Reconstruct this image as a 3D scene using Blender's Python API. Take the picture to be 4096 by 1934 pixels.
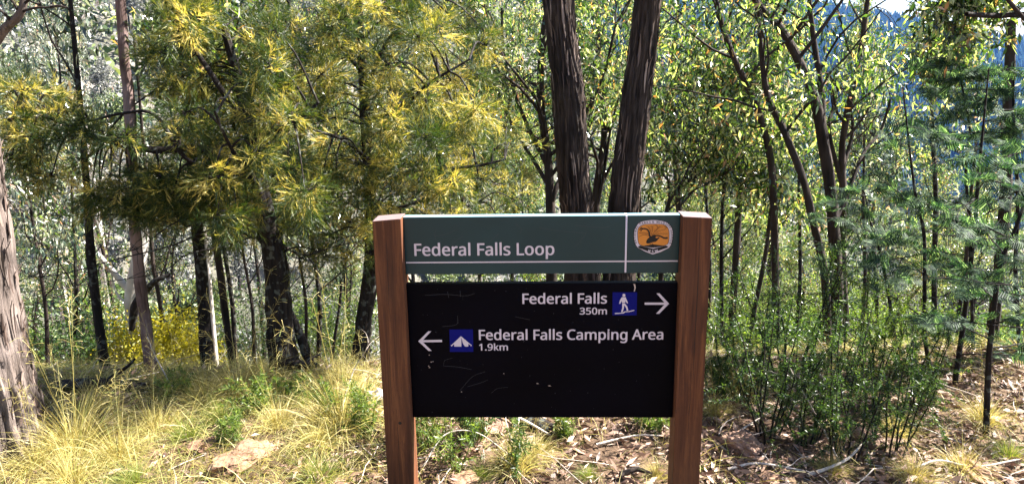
import bpy, math, json, random
import numpy as np
from mathutils import Vector, Matrix, noise
from mathutils.geometry import tessellate_polygon

PI = math.pi
R = math.radians
sc = bpy.context.scene
for o in list(bpy.data.objects):
    bpy.data.objects.remove(o)
COL = sc.collection

# ------------------------------------------------------------------ camera
EYE = np.array([0.0, 0.0, 1.62])
FPX, IW, IH = 2943.0, 4096.0, 1934.0
PITCH, ROLL = 0.2342, -0.0151
r0 = np.array([1.0, 0, 0])
u0 = np.array([0, math.sin(PITCH), math.cos(PITCH)])
fw = np.array([0, math.cos(PITCH), -math.sin(PITCH)])
cr = math.cos(ROLL) * r0 + math.sin(ROLL) * u0
cu = -math.sin(ROLL) * r0 + math.cos(ROLL) * u0
cam = bpy.data.objects.new('camera', bpy.data.cameras.new('camera'))
COL.objects.link(cam)
cam.data.sensor_width = 36.0
cam.data.lens = 36.0 * FPX / IW
cam.data.clip_start = 0.05
cam.data.clip_end = 6000
M = Matrix.Identity(4)
for i in range(3):
    M[i][0], M[i][1], M[i][2], M[i][3] = cr[i], cu[i], -fw[i], EYE[i]
cam.matrix_world = M
sc.camera = cam

# ------------------------------------------------------------------ light
SUN_AZ, SUN_EL = R(74), R(47)        # azimuth clockwise from +Y (view direction) towards +X
sd = Vector((math.sin(SUN_AZ) * math.cos(SUN_EL), math.cos(SUN_AZ) * math.cos(SUN_EL), math.sin(SUN_EL)))
w = bpy.data.worlds.new('World')
sc.world = w
w.use_nodes = True
nt = w.node_tree
nt.nodes.clear()
sky = nt.nodes.new('ShaderNodeTexSky')
sky.sky_type = 'NISHITA'
sky.sun_disc = False
sky.sun_elevation = SUN_EL
sky.sun_rotation = SUN_AZ
sky.dust_density = 1.5
bgn = nt.nodes.new('ShaderNodeBackground')
bgn.inputs['Strength'].default_value = 0.05
wo = nt.nodes.new('ShaderNodeOutputWorld')
nt.links.new(sky.outputs[0], bgn.inputs[0])
nt.links.new(bgn.outputs[0], wo.inputs[0])
sl = bpy.data.lights.new('sun', 'SUN')
sl.energy = 5.0
sl.angle = R(0.53)
sl.color = (1.0, 0.95, 0.87)
so = bpy.data.objects.new('sun', sl)
COL.objects.link(so)
so.rotation_euler = (-sd).to_track_quat('-Z', 'Y').to_euler()
so.location = (20, 10, 30)
sc.view_settings.view_transform = 'Standard'
sc.view_settings.look = 'None'
sc.view_settings.gamma = 1.0
sc.view_settings.use_curve_mapping = False
sc.view_settings.exposure = 2.7
sc.render.engine = 'CYCLES'
sc.cycles.max_bounces = 6
sc.cycles.diffuse_bounces = 1
sc.cycles.glossy_bounces = 2
sc.cycles.transmission_bounces = 3
sc.cycles.transparent_max_bounces = 8
sc.cycles.volume_bounces = 0

# ------------------------------------------------------------------ helpers
def at(px, py, D, s=1.59006):
    """Point on the ray of picture position (px, py) (2576-pixel frame) at forward distance D."""
    X, Y = px * s - IW / 2, py * s - IH / 2
    d = cr * X - cu * Y + fw * FPX
    return EYE + d * (D / d[1])

def at4(px, py, D):
    return at(px, py, D, 1.0)

def tag(o, label=None, cat=None, group=None, kind=None):
    if label: o['label'] = label
    if cat: o['category'] = cat
    if group: o['group'] = group
    if kind: o['kind'] = kind
    return o

def empty(name, loc=(0, 0, 0), rz=0.0):
    o = bpy.data.objects.new(name, None)
    COL.objects.link(o)
    o.empty_display_size = 0.1
    o.location = [float(v) for v in loc]
    o.rotation_euler = (0, 0, rz)
    return o

def mesh(name, V, F, mat, parent=None, smooth=False, origin=None, attr=None):
    """V (n,3) world (or parent-local when origin given) ; F list of arrays (m,k)."""
    V = np.asarray(V, dtype=np.float32)
    if origin is not None:
        V = V - np.asarray(origin, dtype=np.float32)
    if not isinstance(F, (list, tuple)) or (len(F) and not isinstance(F[0], np.ndarray)):
        F = [np.asarray(F)]
    F = [f for f in F if len(f)]
    me = bpy.data.meshes.new(name)
    me.vertices.add(len(V))
    me.vertices.foreach_set('co', V.ravel())
    tot = sum(f.size for f in F)
    me.loops.add(tot)
    me.loops.foreach_set('vertex_index', np.concatenate([f.ravel() for f in F]).astype(np.int32))
    cnt = np.concatenate([np.full(len(f), f.shape[1]) for f in F]).astype(np.int32)
    st = np.concatenate([[0], np.cumsum(cnt)[:-1]]).astype(np.int32)
    me.polygons.add(len(cnt))
    me.polygons.foreach_set('loop_start', st)
    me.polygons.foreach_set('loop_total', cnt)
    if smooth:
        me.polygons.foreach_set('use_smooth', np.ones(len(cnt), dtype=bool))
    me.update(calc_edges=True)
    if attr is not None:
        a = me.attributes.new('tone', 'FLOAT', 'POINT')
        a.data.foreach_set('value', np.asarray(attr, dtype=np.float32))
    me.materials.append(mat)
    o = bpy.data.objects.new(name, me)
    COL.objects.link(o)
    if parent is not None:
        o.parent = parent
    return o

class MB:
    """collects vertices and faces"""
    def __init__(s):
        s.V, s.F3, s.F4, s.n, s.A = [], [], [], 0, []
    def add(s, V, F, a=None):
        V = np.asarray(V, dtype=np.float32); F = np.asarray(F)
        if len(F) == 0: return
        (s.F3 if F.shape[1] == 3 else s.F4).append(F + s.n)
        s.V.append(V); s.n += len(V)
        s.A.append(np.full(len(V), 0.5) if a is None else np.broadcast_to(a, (len(V),)))
    def build(s, name, mat, parent=None, smooth=False, origin=None, attr=False):
        F = []
        if s.F3: F.append(np.concatenate(s.F3))
        if s.F4: F.append(np.concatenate(s.F4))
        return mesh(name, np.concatenate(s.V), F, mat, parent, smooth, origin, np.concatenate(s.A) if attr else None)

def catmull(P, n):
    P = np.asarray(P, float)
    Q = np.vstack([2 * P[0] - P[1], P, 2 * P[-1] - P[-2]])
    t = np.linspace(0, len(P) - 1 - 1e-9, n)
    i = t.astype(int); f = (t - i)[:, None]
    a, b, c, d = Q[i], Q[i + 1], Q[i + 2], Q[i + 3]
    return 0.5 * ((2 * b) + (-a + c) * f + (2 * a - 5 * b + 4 * c - d) * f ** 2 + (-a + 3 * b - 3 * c + d) * f ** 3)

def tube(P, rad, sides=6, rough=0.0, seed=0, ridges=0, flare=0.0):
    """P already sampled path (n,3), rad (n,), quads."""
    P = np.asarray(P, float); n = len(P)
    rad = np.broadcast_to(np.asarray(rad, float), (n,))
    T = np.gradient(P, axis=0); T /= np.linalg.norm(T, axis=1)[:, None] + 1e-9
    ref = np.array([0.31, 0.95, 0.05]) if abs(T[0][2]) > 0.6 else np.array([0, 0, 1.0])
    A = np.cross(T, ref); A /= np.linalg.norm(A, axis=1)[:, None] + 1e-9
    B = np.cross(T, A)
    th = np.linspace(0, 2 * PI, sides, endpoint=False)
    rr = np.repeat(rad[:, None], sides, 1)
    if rough or ridges:
        L = np.concatenate([[0], np.cumsum(np.linalg.norm(np.diff(P, axis=0), axis=1))])
        rs = np.random.RandomState(seed)
        disp = np.zeros((n, sides))
        for k in range(n):
            for j in range(sides):
                c, s_ = math.cos(th[j]), math.sin(th[j])
                q = Vector((c * 1.2 + seed, s_ * 1.2, L[k] * 1.5))
                v = rough * noise.noise(q)
                if ridges:
                    q2 = Vector((c * ridges + seed, s_ * ridges, L[k] * 3.2 + 0.6 * noise.noise(Vector((c, s_, L[k] * 4)))))
                    a1 = noise.noise(q2)
                    q3 = Vector((c * ridges * 2.3, s_ * ridges * 2.3 + seed, L[k] * 7))
                    v += -abs(a1) * 0.46 + 0.12 + 0.12 * noise.noise(q3)
                disp[k, j] = v
        rr = rr * (1 + disp)
    V = P[:, None, :] + rr[:, :, None] * (np.cos(th)[None, :, None] * A[:, None, :] + np.sin(th)[None, :, None] * B[:, None, :])
    i = np.arange(n - 1)[:, None] * sides; j = np.arange(sides)[None, :]; j2 = (j + 1) % sides
    F = np.stack([i + j, i + j2, i + sides + j2, i + sides + j], -1).reshape(-1, 4)
    return V.reshape(-1, 3), F

def nrm(a):
    return a / (np.linalg.norm(a, axis=-1, keepdims=True) + 1e-9)

def blades(P, D, L, W, bend=0.0, rs=None, fold=True, rnd_side=True):
    """lens shaped leaves: base P, dir D (n,3) unit, length L, width W. 2 tris (one quad) each."""
    n = len(P)
    r = rs.normal(size=(n, 3))
    S = nrm(np.cross(D, r))
    L = np.broadcast_to(L, (n,))[:, None]; W = np.broadcast_to(W, (n,))[:, None]
    mid = P + D * L * 0.45
    up = nrm(np.cross(S, D))
    tip = P + D * L + np.array([0, 0, -1.0]) * L * bend
    V = np.stack([P, mid + S * W * .5 + up * W * .15, tip, mid - S * W * .5 + up * W * .15], 1).reshape(-1, 3)
    F = np.arange(n * 4).reshape(n, 4)
    return V, F

def tris(P, D, L, W, rs):
    """thin triangles (needles)"""
    n = len(P)
    S = nrm(np.cross(D, rs.normal(size=(n, 3))))
    L = np.broadcast_to(L, (n,))[:, None]; W = np.broadcast_to(W, (n,))[:, None]
    V = np.stack([P - S * W * .5, P + S * W * .5, P + D * L], 1).reshape(-1, 3)
    return V, np.arange(n * 3).reshape(n, 3)

def grassblades(P, D, L, W, droop, rs, seg=3):
    """curved tapering blades; quads"""
    n = len(P)
    S = nrm(np.cross(D, rs.normal(size=(n, 3)) * np.array([1, 1, .2])))
    L = np.broadcast_to(L, (n,)); W = np.broadcast_to(W, (n,)); droop = np.broadcast_to(droop, (n,))
    out = []
    H = D.copy(); H[:, 2] = 0; H = nrm(H)
    for k in range(seg + 1):
        t = k / seg
        c = P + D * (L * t)[:, None] + np.array([0, 0, -1.0]) * (L * droop * t ** 2.2)[:, None] + H * (L * droop * .35 * t ** 2)[:, None]
        wd = (W * (1 - t * .85) * .5)[:, None]
        out += [c - S * wd, c + S * wd]
    V = np.stack(out, 1).reshape(-1, 3)
    b = (np.arange(n) * (2 * (seg + 1)))[:, None]
    F = np.concatenate([b + np.array([[2 * k, 2 * k + 1, 2 * k + 3, 2 * k + 2]]) for k in range(seg)], 0)
    return V, F

def copy_tree(o, parent=None):
    c = o.copy(); COL.objects.link(c)
    if parent is not None:
        c.parent = parent
    for ch in list(o.children):
        copy_tree(ch, c)
    return c

# ------------------------------------------------------------------ materials
def newmat(name):
    m = bpy.data.materials.new(name); m.use_nodes = True
    m.node_tree.nodes.clear()
    return m, m.node_tree
def N(nt, t, **k):
    n = nt.nodes.new(t)
    for a, v in k.items():
        if a.startswith('i_'):
            n.inputs[a[2:].replace('_', ' ')].default_value = v
        else:
            setattr(n, a, v)
    return n
def ramp(nt, src, stops):
    r = nt.nodes.new('ShaderNodeValToRGB')
    e = r.color_ramp.elements
    while len(e) < len(stops): e.new(0.5)
    for k, (p, c) in enumerate(stops):
        e[k].position = p; e[k].color = (*c, 1)
    nt.links.new(src, r.inputs[0])
    return r.outputs[0]
def mix(nt, f, a, b, blend='MIX'):
    m = nt.nodes.new('ShaderNodeMix'); m.data_type = 'RGBA'; m.blend_type = blend
    if isinstance(f, (int, float)): m.inputs[0].default_value = f
    else: nt.links.new(f, m.inputs[0])
    for v, i in ((a, 6), (b, 7)):
        if isinstance(v, tuple): m.inputs[i].default_value = (*v, 1)
        else: nt.links.new(v, m.inputs[i])
    return m.outputs[2]

def leafmat(name, cols, trans, rough=0.4, spec=0.5, tf=0.45, big=None, bigscale=1.5, tone=False):
    """cols: stops for the per-leaf random; trans: multiply colour for light through the leaf"""
    m, nt = newmat(name)
    g = N(nt, 'ShaderNodeNewGeometry')
    src = g.outputs['Random Per Island']
    if tone:      # each spray has an age of its own: gold shoots, green older twigs
        at_ = N(nt, 'ShaderNodeAttribute', attribute_name='tone')
        mt = N(nt, 'ShaderNodeMath', operation='MULTIPLY_ADD'); mt.inputs[1].default_value = 0.35
        nt.links.new(src, mt.inputs[0]); nt.links.new(at_.outputs['Fac'], mt.inputs[2]); src = mt.outputs[0]
    c = ramp(nt, src, cols)
    if big:
        tc = N(nt, 'ShaderNodeTexCoord')
        nz = N(nt, 'ShaderNodeTexNoise', i_Scale=bigscale, i_Detail=2.0)
        nt.links.new(tc.outputs['Object'], nz.inputs['Vector'])
        f = ramp(nt, nz.outputs[0], [(0.40, (0, 0, 0)), (0.60, (1, 1, 1))])
        c = mix(nt, f, c, mix(nt, 0.75, c, big))
    p = N(nt, 'ShaderNodeBsdfPrincipled')
    p.inputs['Roughness'].default_value = rough
    p.inputs['Specular IOR Level'].default_value = spec
    nt.links.new(c, p.inputs['Base Color'])
    t = N(nt, 'ShaderNodeBsdfTranslucent')
    tcx = mix(nt, 1.0, c, trans, 'MULTIPLY')
    nt.links.new(tcx, t.inputs[0])
    mx = N(nt, 'ShaderNodeMixShader'); mx.inputs[0].default_value = tf
    nt.links.new(p.outputs[0], mx.inputs[1]); nt.links.new(t.outputs[0], mx.inputs[2])
    o = N(nt, 'ShaderNodeOutputMaterial'); nt.links.new(mx.outputs[0], o.inputs[0])
    return m

def barkmat(name, c1, c2, c3=None, sx=14.0, sz=1.2, bump=0.6, lichen=None, rough=0.9):
    m, nt = newmat(name)
    tc = N(nt, 'ShaderNodeTexCoord')
    mp = N(nt, 'ShaderNodeMapping'); mp.inputs['Scale'].default_value = (sx, sx, sz)
    nt.links.new(tc.outputs['Object'], mp.inputs[0])
    nz = N(nt, 'ShaderNodeTexNoise', i_Scale=1.6, i_Detail=6.0, i_Roughness=0.65, i_Distortion=0.5)
    nt.links.new(mp.outputs[0], nz.inputs['Vector'])
    c = ramp(nt, nz.outputs[0], [(0.32, c1), (0.66, c2)])
    n2 = N(nt, 'ShaderNodeTexNoise', i_Scale=3.0, i_Detail=3.0)
    nt.links.new(tc.outputs['Object'], n2.inputs['Vector'])
    if c3:
        c = mix(nt, ramp(nt, n2.outputs[0], [(0.45, (0, 0, 0)), (0.65, (.8, .8, .8))]), c, c3)
    if lichen:
        n3 = N(nt, 'ShaderNodeTexNoise', i_Scale=26.0, i_Detail=4.0)
        nt.links.new(tc.outputs['Object'], n3.inputs['Vector'])
        c = mix(nt, ramp(nt, n3.outputs[0], [(0.56, (0, 0, 0)), (0.62, (1, 1, 1))]), c, lichen)
    p = N(nt, 'ShaderNodeBsdfPrincipled', i_Roughness=rough)
    p.inputs['Specular IOR Level'].default_value = 0.25
    nt.links.new(c, p.inputs['Base Color'])
    b = N(nt, 'ShaderNodeBump', i_Strength=bump, i_Distance=0.02)
    nt.links.new(nz.outputs[0], b.inputs['Height']); nt.links.new(b.outputs[0], p.inputs['Normal'])
    o = N(nt, 'ShaderNodeOutputMaterial'); nt.links.new(p.outputs[0], o.inputs[0])
    return m

def flat(name, col, rough=0.5, spec=0.5, var=0.0, scale=8.0, metallic=0.0):
    m, nt = newmat(name)
    p = N(nt, 'ShaderNodeBsdfPrincipled', i_Roughness=rough, i_Metallic=metallic)
    p.inputs['Specular IOR Level'].default_value = spec
    if var:
        tc = N(nt, 'ShaderNodeTexCoord')
        nz = N(nt, 'ShaderNodeTexNoise', i_Scale=scale, i_Detail=5.0)
        nt.links.new(tc.outputs['Object'], nz.inputs['Vector'])
        d = tuple(max(0, v * (1 - var)) for v in col); e = tuple(min(1, v * (1 + var)) for v in col)
        nt.links.new(ramp(nt, nz.outputs[0], [(0.35, d), (0.65, e)]), p.inputs['Base Color'])
    else:
        p.inputs['Base Color'].default_value = (*col, 1)
    o = N(nt, 'ShaderNodeOutputMaterial'); nt.links.new(p.outputs[0], o.inputs[0])
    return m

M_GUM = leafmat('gum_leaf', [(0, (.005, .016, .006)), (.42, (.020, .048, .012)), (.60, (.065, .115, .025)), (.76, (.22, .28, .08)), (.88, (.55, .56, .42)), (1, (.40, .15, .06))],
                (1.9, 2.05, .7), rough=0.22, spec=1.0, tf=0.38)
M_GUMG = leafmat('grey_gum_leaf', [(0, (.008, .020, .014)), (.45, (.030, .055, .036)), (.72, (.17, .21, .15)), (.94, (.58, .58, .52)), (1, (.42, .20, .12))],
                 (1.6, 1.7, .9), rough=0.22, spec=1.0, tf=0.30)
M_BALL = leafmat('golden_twig', [(0, (.016, .036, .009)), (.42, (.035, .065, .012)), (.66, (.12, .14, .022)), (.88, (.44, .38, .09)), (1, (.68, .54, .18))],
                (1.5, 1.45, .6), rough=0.45, spec=0.5, tf=0.42, tone=True)
M_WATTLE = leafmat('wattle_leaf', [(0, (.008, .024, .015)), (.5, (.025, .052, .032)), (.85, (.075, .12, .06)), (1, (.22, .30, .17))], (1.5, 1.75, .8), rough=0.55, spec=0.12, tf=0.40)
M_SHRUB = leafmat('shrub_leaf', [(0, (.012, .032, .012)), (.5, (.035, .075, .02)), (.88, (.07, .12, .028)), (1, (.20, .27, .07))], (1.6, 1.7, .6), rough=0.4, tf=0.4)
M_LIME = leafmat('lime_leaf', [(0, (.03, .055, .012)), (.5, (.085, .14, .03)), (1, (.22, .27, .07))], (1.6, 1.7, .6), rough=0.4, tf=0.45)
M_YELLOW = leafmat('yellow_bush_leaf', [(0, (.14, .15, .01)), (.5, (.32, .30, .02)), (1, (.48, .40, .03))], (1.5, 1.4, .5), rough=0.45, tf=0.5)
M_STRAW = leafmat('straw', [(0, (.13, .10, .03)), (.3, (.33, .28, .08)), (.65, (.55, .47, .16)), (.85, (.70, .62, .32)), (1, (.24, .32, .05))],
                  (1.3, 1.2, .8), rough=0.5, tf=0.35)
M_GREENGRASS = leafmat('green_grass', [(0, (.08, .13, .025)), (.5, (.16, .21, .04)), (1, (.34, .32, .10))], (1.5, 1.5, .6), rough=0.5, tf=0.4)
M_LITTER = leafmat('litter', [(0, (.05, .025, .017)), (.3, (.13, .07, .045)), (.6, (.22, .125, .085)), (.88, (.34, .22, .16)), (1, (.48, .39, .32))],
                   (1, 1, 1), rough=0.6, tf=0.08)
M_FAR = leafmat('hill_leaf', [(0, (.012, .025, .010)), (.5, (.06, .095, .03)), (1, (.24, .28, .10))], (1.4, 1.4, .7), rough=0.5, tf=0.25)
M_FARG = leafmat('hill_scrub', [(0, (.015, .018, .016)), (.5, (.085, .09, .085)), (.8, (.20, .20, .20)), (1, (.36, .36, .30))], (1.2, 1.2, .9), rough=0.6, tf=0.2)
M_PINE = leafmat('conifer', [(0, (.004, .014, .018)), (.5, (.007, .022, .024)), (1, (.016, .040, .036))], (1, 1, 1), rough=0.95, spec=0.03, tf=0.0)
M_STRINGY = barkmat('stringybark', (.0025, .002, .0018), (.095, .068, .055), (.016, .011, .009), sx=26, sz=1.6, bump=0.9)
M_STRINGYP = barkmat('pale_stringybark', (.006, .004, .004), (.27, .215, .19), (.10, .075, .062), sx=26, sz=1.6, bump=1.0)
M_DARKB = barkmat('dark_bark', (.003, .002, .002), (.022, .016, .013), None, sx=24, sz=2.5, bump=0.7, lichen=(.07, .075, .065))
M_PINKB = barkmat('pinkish_bark', (.03, .017, .015), (.20, .13, .115), (.38, .28, .26), sx=20, sz=2.0, bump=0.7)
M_REDB = barkmat('reddish_bark', (.005, .004, .003), (.040, .027, .022), (.05, .037, .031), sx=20, sz=2.0, bump=0.7)
M_PALEB = barkmat('pale_bark', (.42, .38, .35), (.68, .64, .60), (.25, .20, .17), sx=6, sz=1.5, bump=0.3, rough=0.6)
M_STRIP = leafmat('bark_strip', [(0, (.012, .008, .006)), (.5, (.06, .04, .033)), (.85, (.16, .115, .095)), (1, (.34, .26, .22))], (1, 1, 1), rough=0.8, spec=0.15, tf=0.0)
M_TWIG = barkmat('twig_bark', (.03, .022, .018), (.16, .12, .10), None, sx=30, sz=8, bump=0.2)
M_DRY = barkmat('dry_wood', (.25, .20, .17), (.60, .54, .48), (.40, .33, .28), sx=30, sz=5, bump=0.4)
# ------------------------------------------------------------------ terrain
def smax(a, b, k):
    h = np.clip(0.5 + 0.5 * (a - b) / k, 0, 1)
    return b + (a - b) * h + k * h * (1 - h)
def lerp(x, xs, ys):
    return np.interp(x, xs, ys)
_rt = np.random.RandomState(5)
_w = [(_rt.uniform(0, 2 * PI), _rt.uniform(0, 2 * PI)) for _ in range(12)]
def bumps(x, y, f, k0=0):
    s = 0
    for k in range(4):
        a, ph = _w[(k + k0) % 12]
        s = s + np.sin((x * math.cos(a) + y * math.sin(a)) * f * (1 + .37 * k) + ph)
    return s / 4
def gz(x, y):
    x = np.asarray(x, float); y = np.asarray(y, float)
    r = np.hypot(x, y)
    th = np.degrees(np.arctan2(x, y))
    th = np.where(np.abs(th) > 120, np.sign(th) * 120, th)
    e = lerp(th, [-60, -35, -5, 10, 30, 60], [3.9, 3.9, 3.95, 4.0, 4.05, 4.1])
    d = np.maximum(y - e * 0.93, 0)
    sl = lerp(th, [-40, 0, 35], [0.50, 0.48, 0.46])
    down = -sl * (np.sqrt(d * d + 0.06) - math.sqrt(0.06))
    rb = lerp(th, [-40, -10, 0, 15, 30, 45], [34, 40, 55, 62, 62, 60])
    zb = lerp(th, [-40, -10, 0, 15, 30, 45], [-15, -18, -22, -24, -24, -22])
    ca = np.tan(np.radians(lerp(th, [-60, -12, -4, 4, 12, 17, 22, 28, 40], [17, 15, 11, 3, -2.8, -5.2, -9.5, -10.5, -11])))
    rc = lerp(th, [-40, -10, 0, 15, 30], [200, 190, 170, 140, 130])
    zc = 1.62 + rc * ca
    sp = zb + (zc - zb) * (r - rb) / (rc - rb)
    sp = np.where(r > rc, zc - 0.35 * (r - rc), sp) + bumps(x, y, .06) * 2.0 * np.clip((r - 30) / 40, 0, 1)
    fa = np.tan(np.radians(lerp(th, [0, 13, 20, 26.5, 29, 32, 36, 60], [8, 6, 4.0, 2.5, 2.0, 1.0, 0.1, -.4])))
    rf = 820.0
    zf = 1.62 + rf * fa
    far = -75 + (zf + 75) * (r - 260) / (rf - 260)
    far = np.where(r > rf, zf - .2 * (r - rf), far) + bumps(x, y, .012, 3) * 9 * np.clip((r - 260) / 200, 0, 1) * np.clip((rf + 60 - r) / 200, 0, 1)
    z = smax(down, sp, 3.0)
    z = np.where(r < 15, down, z)
    z = np.where(r > rc, np.maximum(z, np.maximum(far, -80)), z)
    z = z + 0.035 * bumps(x, y, 2.1) * np.clip(r / 2, 0, 1) + 0.02 * bumps(x, y, 6.0, 4)
    return z
def g1(x, y):
    return float(gz(np.array([x]), np.array([y]))[0])

def groundmat(name, far=False):
    m, nt = newmat(name)
    g = N(nt, 'ShaderNodeNewGeometry')
    nz = N(nt, 'ShaderNodeTexNoise', i_Scale=0.05 if far else 1.6, i_Detail=9.0, i_Roughness=0.65)
    nt.links.new(g.outputs['Position'], nz.inputs['Vector'])
    if far:
        c = ramp(nt, nz.outputs[0], [(0.3, (.04, .05, .03)), (0.5, (.12, .115, .09)), (0.7, (.36, .32, .29))])
    else:
        c = ramp(nt, nz.outputs[0], [(0.3, (.05, .032, .022)), (0.5, (.13, .085, .055)), (0.68, (.24, .165, .11))])
    n2 = N(nt, 'ShaderNodeTexNoise', i_Scale=0.6 if far else 45.0, i_Detail=6.0, i_Roughness=0.7)
    nt.links.new(g.outputs['Position'], n2.inputs['Vector'])
    c = mix(nt, 0.55, c, ramp(nt, n2.outputs[0], [(0.35, (.3, .3, .3)), (0.65, (1, 1, 1))]), 'MULTIPLY')
    p = N(nt, 'ShaderNodeBsdfPrincipled', i_Roughness=0.95)
    p.inputs['Specular IOR Level'].default_value = 0.15
    nt.links.new(c, p.inputs['Base Color'])
    b = N(nt, 'ShaderNodeBump', i_Strength=0.9, i_Distance=0.6 if far else 0.015)
    nt.links.new(n2.outputs[0], b.inputs['Height']); nt.links.new(b.outputs[0], p.inputs['Normal'])
    o = N(nt, 'ShaderNodeOutputMaterial'); nt.links.new(p.outputs[0], o.inputs[0])
    return m
M_GROUND = groundmat('earth'); M_HILL = groundmat('hillside_earth', True)
def polar(name, r_a, r_b, nr, nth, mat, centre=False):
    rr = np.geomspace(r_a, r_b, nr)
    th = np.linspace(-PI, PI, nth, endpoint=False)
    Rr, Th = np.meshgrid(rr, th, indexing='ij')
    X, Y = Rr * np.sin(Th), Rr * np.cos(Th)
    V = np.stack([X, Y, gz(X, Y)], -1).reshape(-1, 3)
    i = np.arange(nr - 1)[:, None] * nth; j = np.arange(nth)[None, :]; j2 = (j + 1) % nth
    F = np.stack([i + j2, i + j, i + nth + j, i + nth + j2], -1).reshape(-1, 4)
    o = mesh(name, V, [F], mat, smooth=True)
    o['kind'] = 'structure'
    return o
polar('ground', 0.25, 36.0, 150, 400, M_GROUND)
polar('hillside', 36.0, 250.0, 60, 400, M_HILL)
polar('mountainside', 250.0, 1500.0, 50, 400, flat('forest_floor', (.012, .022, .020), .95, .1, .4, .02))

# air of the valley: one closed box, even density
vb = MB()
hx, hy0, hy1, hz0, hz1 = 1150, -60, 1250, -260, 175
Vb = [(x, y, z) for x in (-hx, hx) for y in (hy0, hy1) for z in (hz0, hz1)]
hm, hnt = newmat('valley_haze')
pv = N(hnt, 'ShaderNodeVolumePrincipled'); pv.inputs['Density'].default_value = 0.00016
pv.inputs['Color'].default_value = (.14, .36, 1.0, 1); pv.inputs['Anisotropy'].default_value = 0.3
ho = N(hnt, 'ShaderNodeOutputMaterial'); hnt.links.new(pv.outputs[0], ho.inputs['Volume'])
HAZE = True
if HAZE:
    hz = mesh('haze', Vb, [np.array([[0, 1, 3, 2], [4, 6, 7, 5], [0, 4, 5, 1], [2, 3, 7, 6], [0, 2, 6, 4], [1, 5, 7, 3]])], hm)
    hz['kind'] = 'stuff'; tag(hz, 'thin bluish haze filling the valley', 'haze')

# ------------------------------------------------------------------ far conifer forest
def conifers():
    rs = np.random.RandomState(11)
    n = 15000
    th = np.radians(rs.uniform(2, 42, n)); r = 330 + (840 - 330) * np.sqrt(rs.uniform(0, 1, n))
    x, y = r * np.sin(th), r * np.cos(th); z = gz(x, y)
    # clearings and broadleaf patches
    keep = (bumps(x, y, .02, 6) < .62)
    x, y, z, r = x[keep], y[keep], z[keep], r[keep]; n = len(x)
    h = rs.uniform(8, 14, n); w_ = h * rs.uniform(.15, .22, n)
    V, F = [], []
    k = 0
    tiers = [(0.06, 0.50, 1.0), (0.30, 0.74, .78), (0.55, 1.0, .52)]
    for (a, b, s_) in tiers:
        sides = 6
        ph = rs.uniform(0, 2 * PI, n)
        ring = []
        for j in range(sides):
            an = ph + j * 2 * PI / sides
            rr = w_ * s_ * rs.uniform(.6, 1.25, n)
            ring.append(np.stack([x + rr * np.cos(an), y + rr * np.sin(an), z + h * (a + rs.uniform(-.05, .05, n))], -1))
        ring.append(np.stack([x, y, z + h * b], -1))
        v = np.stack(ring, 1).reshape(-1, 3)
        base = (np.arange(n) * (sides + 1))[:, None]
        f = np.concatenate([base + np.array([[j, (j + 1) % sides, sides]]) for j in range(sides)], 0)
        V.append(v); F.append(f + k); k += len(v)
    o = mesh('conifer_forest', np.concatenate(V), [np.concatenate(F)], M_PINE)
    tag(o, 'dark blue-green conifer forest covering the far mountainside', 'forest', kind='stuff')
conifers()

# ------------------------------------------------------------------ generic trees
def limb_path(p, d, L, rs, n=7, wig=.18, up=0.0):
    pts = [np.array(p, float)]; d = np.array(d, float)
    for k in range(n - 1):
        d = nrm(d + rs.normal(size=3) * wig + np.array([0, 0, up]))
        pts.append(pts[-1] + d * L / (n - 1))
    return np.array(pts)

def crown_branches(tp, trad, f0, nl, L, rs, twigs, tips, sub=4, upb=.10, el=(25, 60), r0f=.5):
    """limbs out of trunk path tp (sampled); fills MB twigs; appends tip sample points"""
    n = len(tp)
    for k in range(nl):
        f = f0 + (1 - f0) * (k + rs.uniform(0, .8)) / nl
        i = min(int(f * (n - 1)), n - 1)
        az = rs.uniform(0, 2 * PI) if k % 2 else k * 2.4
        e_ = R(rs.uniform(*el))
        d = np.array([math.cos(az) * math.cos(e_), math.sin(az) * math.cos(e_), math.sin(e_)])
        l = L * (1.15 - .6 * (f - f0) / (1 - f0 + 1e-6)) * rs.uniform(.7, 1.15)
        P = limb_path(tp[i], d, l, rs, 7, .2, upb)
        ra = trad[i] * r0f
        twigs.add(*tube(P, np.linspace(ra, ra * .3, 7), 5))
        for s_ in range(sub):
            j = rs.randint(2, 7)
            d2 = nrm((P[j] - P[j - 1]) + rs.normal(size=3) * .12 * l / 1.0 + nrm(rs.normal(size=3)) * np.linalg.norm(P[j] - P[j - 1]) * 1.2)
            Q = limb_path(P[j], d2, l * rs.uniform(.3, .55), rs, 5, .3, upb * .5)
            twigs.add(*tube(Q, np.linspace(ra * .32, ra * .10, 5), 4))
            tips.append(Q[2:])
            for q in range(2):
                jj = rs.randint(1, 5)
                d3 = nrm(rs.normal(size=3) + np.array([0, 0, -.1]))
                T = limb_path(Q[jj], d3, l * rs.uniform(.12, .28), rs, 4, .3, -.1)
                twigs.add(*tube(T, np.linspace(ra * .12, ra * .05, 4), 3))
                tips.append(T[1:])

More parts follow.
